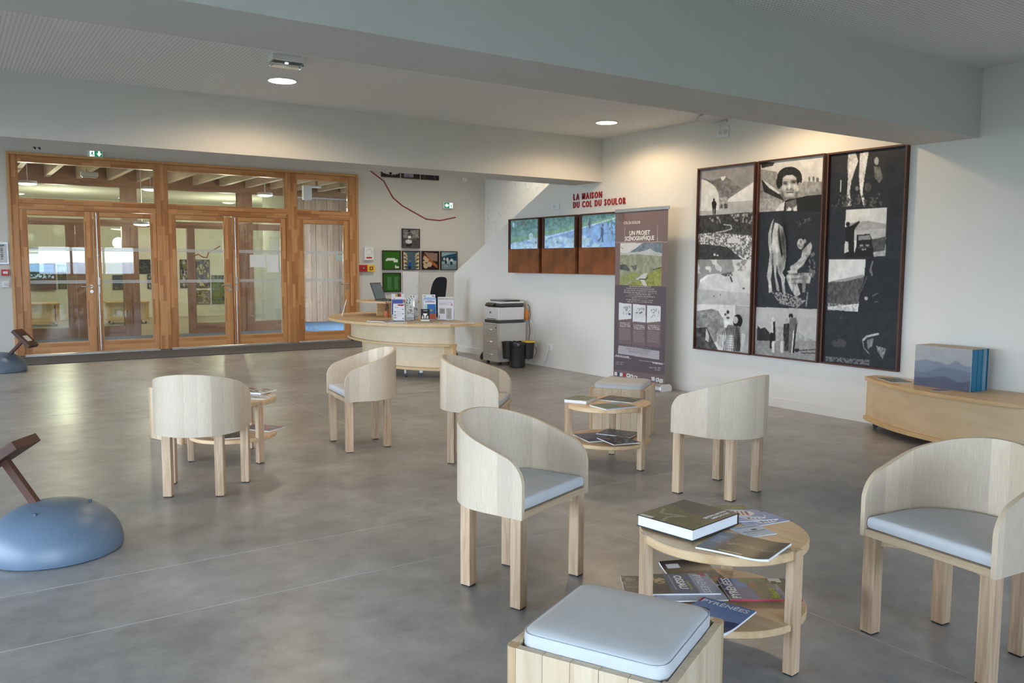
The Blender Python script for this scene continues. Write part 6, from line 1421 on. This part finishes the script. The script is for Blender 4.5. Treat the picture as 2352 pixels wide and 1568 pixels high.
flat_sheet('magazine', 'white text page magazine under the grey-blue one on the lower shelf', 'magazine', 2.382, 2.273, SH+.0125, -120, .212, .275, Canvas(20, 26, (.66, .70, .78)).fill(np.ones((26, 20), bool), (.66, .70, .78), nz=.05, fx=8, fy=24), .005, 'magazines on the round tables', INKG)
flat_sheet('magazine', 'grey-blue mountain magazine on the left of the lower shelf', 'magazine', 2.400, 2.322, SH+.0185, -122, .210, .272, c, .005, 'magazines on the round tables', INKG, texts=(('PYRÉNÉES', .043, plain('pale_blue_ink', (.62, .68, .76), .6), -.09, .072, 0, .01), ('OSSAU', .046, TEXTW, -.085, -.012, 0, .03)))
c = Canvas(50, 60, (.30, .42, .66)); c.grad(np.ones(c.X.shape, bool), (.36, .48, .70), (.56, .62, .74)); c.poly([(.0, .62), (.3, .50), (.55, .60), (1, .52), (1, .80), (0, .82)], (.16, .22, .42)); c.poly([(.1, .6), (.3, .50), (.4, .66)], (.82, .84, .86)); c.rect(0, .80, 1, 1, (.12, .16, .28), nz=.1, fx=10, fy=6); c.rect(.12, .78, .6, .84, .84); c.rect(.0, .02, .06, .16, (.62, .12, .2)); c.ell(.26, .36, .10, .03, (.28, .22, .24))
cur2 = lambda U, V: .012*np.clip((.45-V)/.45, 0, 1)**2*np.clip(U*1.2, 0, 1)
flat_sheet('magazine', 'pale blue mountain magazine hanging over the shelf edge beside the near stool', 'magazine', 2.272, 2.030, SH+.0185, -73, .212, .278, c, .007, 'magazines on the round tables', INKG, cur2, texts=(('PYRÉNÉES', .042, TEXTW, -.096, .092, 0, .005),))
c = Canvas(50, 50, (.10, .10, .11)); c.fill(c.V > -1, (.13, .12, .12), nz=.04, fx=10, fy=10); c.rect(.3, .42, 1, .7, (.30, .27, .24), nz=.08, fx=10, fy=20); c.speckle(c.mask_poly([(.3, .72), (1, .66), (1, .84), (.3, .86)]), .45, (.62, .34, .14), 40, 16, 5); c.rect(.1, .1, .35, .22, .75)
cur3 = lambda U, V: .020*np.clip((V-.55)/.45, 0, 1)**2
flat_sheet('magazine', 'dark-covered magazine with a glinting curled edge at the back of the lower shelf', 'magazine', 2.545, 2.385, SH+.0055, -22, .215, .245, c, .005, 'magazines on the round tables', INKG, cur3)
flat_sheet('magazine', 'grey magazine poking out at the left of the lower shelf', 'magazine', 2.335, 2.40, SH, -126, .20, .26, photo_blotch(21, (.30, .29, .30), (.42, .40, .40), (.20, .19, .2)), .004, 'magazines on the round tables', INKG)
# middle table
c = photo_blotch(31, (.45, .48, .34), (.30, .42, .18), (.62, .58, .48)); hb = flat_sheet('magazine', 'thick white-edged magazine with green cover on the middle table', 'magazine', 3.945, 4.885, .4705, 30, .235, .175, c, .022, 'magazines on the round tables', INKG)
c = Canvas(40, 40, (.22, .22, .23)); c.fill(c.V > -1, (.25, .25, .26), nz=.06, fx=10, fy=10); c.ell(.45, .5, .22, .16, (.44, .44, .44), nz=.06); c.rect(.72, .70, .88, .88, (.62, .62, .22))
flat_sheet('magazine', 'dark grey magazine with a yellow corner mark on the middle table', 'magazine', 4.235, 4.765, .4705, 25, .215, .285, c, .006, 'magazines on the round tables', INKG)
c = Canvas(40, 40, (.36, .46, .26)); c.fill(c.V > -1, (.36, .46, .26), nz=.14, fx=10, fy=10); c.poly([(.5, .0), (1, .0), (1, .7), (.75, .6)], (.48, .62, .72), nz=.06); c.poly([(.56, .35), (.85, .3), (.85, .8), (.62, .8)], (.68, .38, .28), nz=.1); c.rect(0, .92, 1, 1, (.40, .60, .78))
flat_sheet('magazine', 'colourful magazine with blue edge on the front of the middle table', 'magazine', 3.985, 4.56, .4705, -5, .275, .212, c, .008, 'magazines on the round tables', INKG)
flat_sheet('magazine', 'navy magazine at the left of the middle table shelf', 'magazine', 4.00, 4.80, SH, -14, .21, .29, photo_blotch(33, (.16, .20, .36), (.30, .32, .42), (.45, .45, .50)), .006, 'magazines on the round tables', INKG)
flat_sheet('magazine', 'grey-blue magazine with red spine at the right of the middle table shelf', 'magazine', 4.235, 4.78, SH+.0085, 26, .215, .28, photo_blotch(34, (.30, .34, .40), (.42, .44, .46), (.18, .20, .26)), .006, 'magazines on the round tables', INKG)
flat_sheet('magazine', 'black and blue magazine at the front of the middle table shelf', 'magazine', 4.030, 4.555, SH+.0165, -12, .21, .26, photo_blotch(35, (.10, .11, .14), (.24, .28, .40), (.55, .56, .60)), .006, 'magazines on the round tables', INKG)
# left table
flat_sheet('magazine', 'black and red magazine on top of the left round table', 'magazine', 2.00, 6.60, .4775, 36, .21, .28, photo_blotch(41, (.12, .12, .13), (.40, .10, .12), (.74, .74, .76)), .012, 'magazines on the round tables', INKG)
flat_sheet('magazine', 'pale patterned magazine lying lower on the left round table', 'magazine', 1.93, 6.38, .4705, 48, .205, .275, photo_blotch(42, (.62, .60, .58), (.40, .36, .34), (.78, .78, .8)), .006, 'magazines on the round tables', INKG)
flat_sheet('magazine', 'blue magazine on the lower shelf of the left round table', 'magazine', 2.03, 6.50, SH, 34, .205, .285, photo_blotch(43, (.20, .28, .42), (.42, .42, .40), (.62, .20, .20)), .006, 'magazines on the round tables', INKG)
flat_sheet('magazine', 'grey magazine behind the chair legs on the left table shelf', 'magazine', 1.74, 6.36, SH, -10, .205, .285, photo_blotch(44, (.36, .35, .34), (.48, .46, .44), (.22, .22, .22)), .006, 'magazines on the round tables', INKG)

# ================================================================ things in the room beyond the porch
YB = 24.279
far = [(5.40, .79, .385, .78, (.42, .36, .22), (.10, .09, .10), (.66, .68, .70), 'framed portrait photo in the room beyond, left of the upper pair'),
       (5.80, .79, .392, .78, (.14, .20, .32), (.28, .34, .46), (.74, .70, .52), 'framed blue landscape photo in the room beyond, right of the upper pair'),
       (5.80, .33, .385, .385, (.62, .62, .56), (.24, .24, .24), (.36, .34, .28), 'framed pale hillside photo in the room beyond, low beside the green one'),
       (6.24, .33, .39, .80, (.42, .48, .14), (.12, .14, .14), (.34, .44, .48), 'framed green field photo in the room beyond'),
       (4.34, 1.18, .39, .385, (.12, .12, .13), (.22, .22, .22), (.36, .36, .36), 'small dark framed photo in the room beyond, behind the left door post'),
       (4.56, .77, .39, .39, (.40, .40, .38), (.18, .18, .18), (.6, .6, .58), 'small grey framed photo in the room beyond, low by the left door post'),
       (3.70, .76, .39, .385, (.16, .16, .17), (.30, .30, .30), (.44, .44, .44), 'small dark framed photo in the room beyond, seen through the second door leaf'),
       (2.42, .80, .2, .62, (.30, .28, .14), (.42, .36, .18), (.2, .2, .2), 'narrow framed photo in the room beyond, beside the blue screen')]
for k, (x, z, w_, h_, a, b, d, lb) in enumerate(far): framed(WALLA, (x, YB, z), w_, h_, photo_blotch(50+k, a, b, d, 26, 40), lb, 'picture', 'pictures in the room beyond', fw_=.02)
t = thing('wall_screen', 'blue village view on a rust-framed screen in the room beyond', 'screen', (1.45, YB, .78))
at(MB().box(0, .92, 0, .27, 0, .10).build('lower_panel', CORTD, t), WALLA, (0, 0, 0)); at(MB().box(0, .92, .27, .66, 0, .09).build('case', CORTD, t), WALLA, (0, 0, 0))
c = Canvas(46, 24, (.12, .34, .72)); c.grad(c.V < 1.1, (.30, .55, .90), (.10, .26, .52)); c.poly([(0, .55), (.4, .5), (1, .6), (1, 1), (0, 1)], (.10, .18, .22)); c.speckle(c.V > .66, .56, (.72, .80, .88), 26, 12, 3); at(c.mesh('display', .84, .35, SCREEN, t), WALLA, (.04, -.0915, .29))
rl2 = [(5.60, 1.575), (5.90, 1.72), (6.02, 1.64), (6.13, 1.625), (6.18, 1.76), (6.5, 1.95)]
mb = MB()
for (x0, z0), (x1, z1) in zip(rl2[:-1], rl2[1:]):
    d = Vector((x1-x0, 0, z1-z0)); n_ = Vector((-d.z, 0, d.x)).normalized()*.015; mb.obox(((x0+x1)/2, YB-.004, (z0+z1)/2), d/2+d.normalized()*.01, n_, (0, .003, 0))
tag(mb.build('wall_line', REDL), 'dark red zigzag line on the wall of the room beyond', 'line')
def rolling_desk(x0, x1, y0, y1, zt, label, side):
    d = thing('rolling_desk', label, 'desk', ((x0+x1)/2, (y0+y1)/2, 0), group='desks in the room beyond')
    wpart(MB().box(x0, x1, y0, y1, zt-.03, zt), 'desk_top', BIRCHE, d, bevel=.004); wpart(MB().box(x0+.05, x1-.05 if not side else x1-.12, y0+.06, y1-.05, .12, zt-.03), 'desk_body', BIRCH, d)
    wpart(MB().box(x1-.10, x1-.02, y0+.03, y1-.03, .10, zt-.03), 'side_panel', BIRCHE, d); wpart(MB().box(x0+.03, x1-.02, y0+.02, y1-.02, .088, .119), 'base_plate', BIRCHE, d)
    for x in (x0+.12, x1-.10):
        for y in (y0+.08, y1-.08): castor(d, x-(x0+x1)/2, y-(y0+y1)/2, .088, .032, 1.)
rolling_desk(.80, 2.22, 21.95, 22.7, .54, 'pale birch desk on castors in the room beyond, seen through the left leaf', True)
rolling_desk(3.2, 4.15, 21.9, 22.6, .54, 'pale birch desk on castors in the room beyond, seen through the second leaf', False)
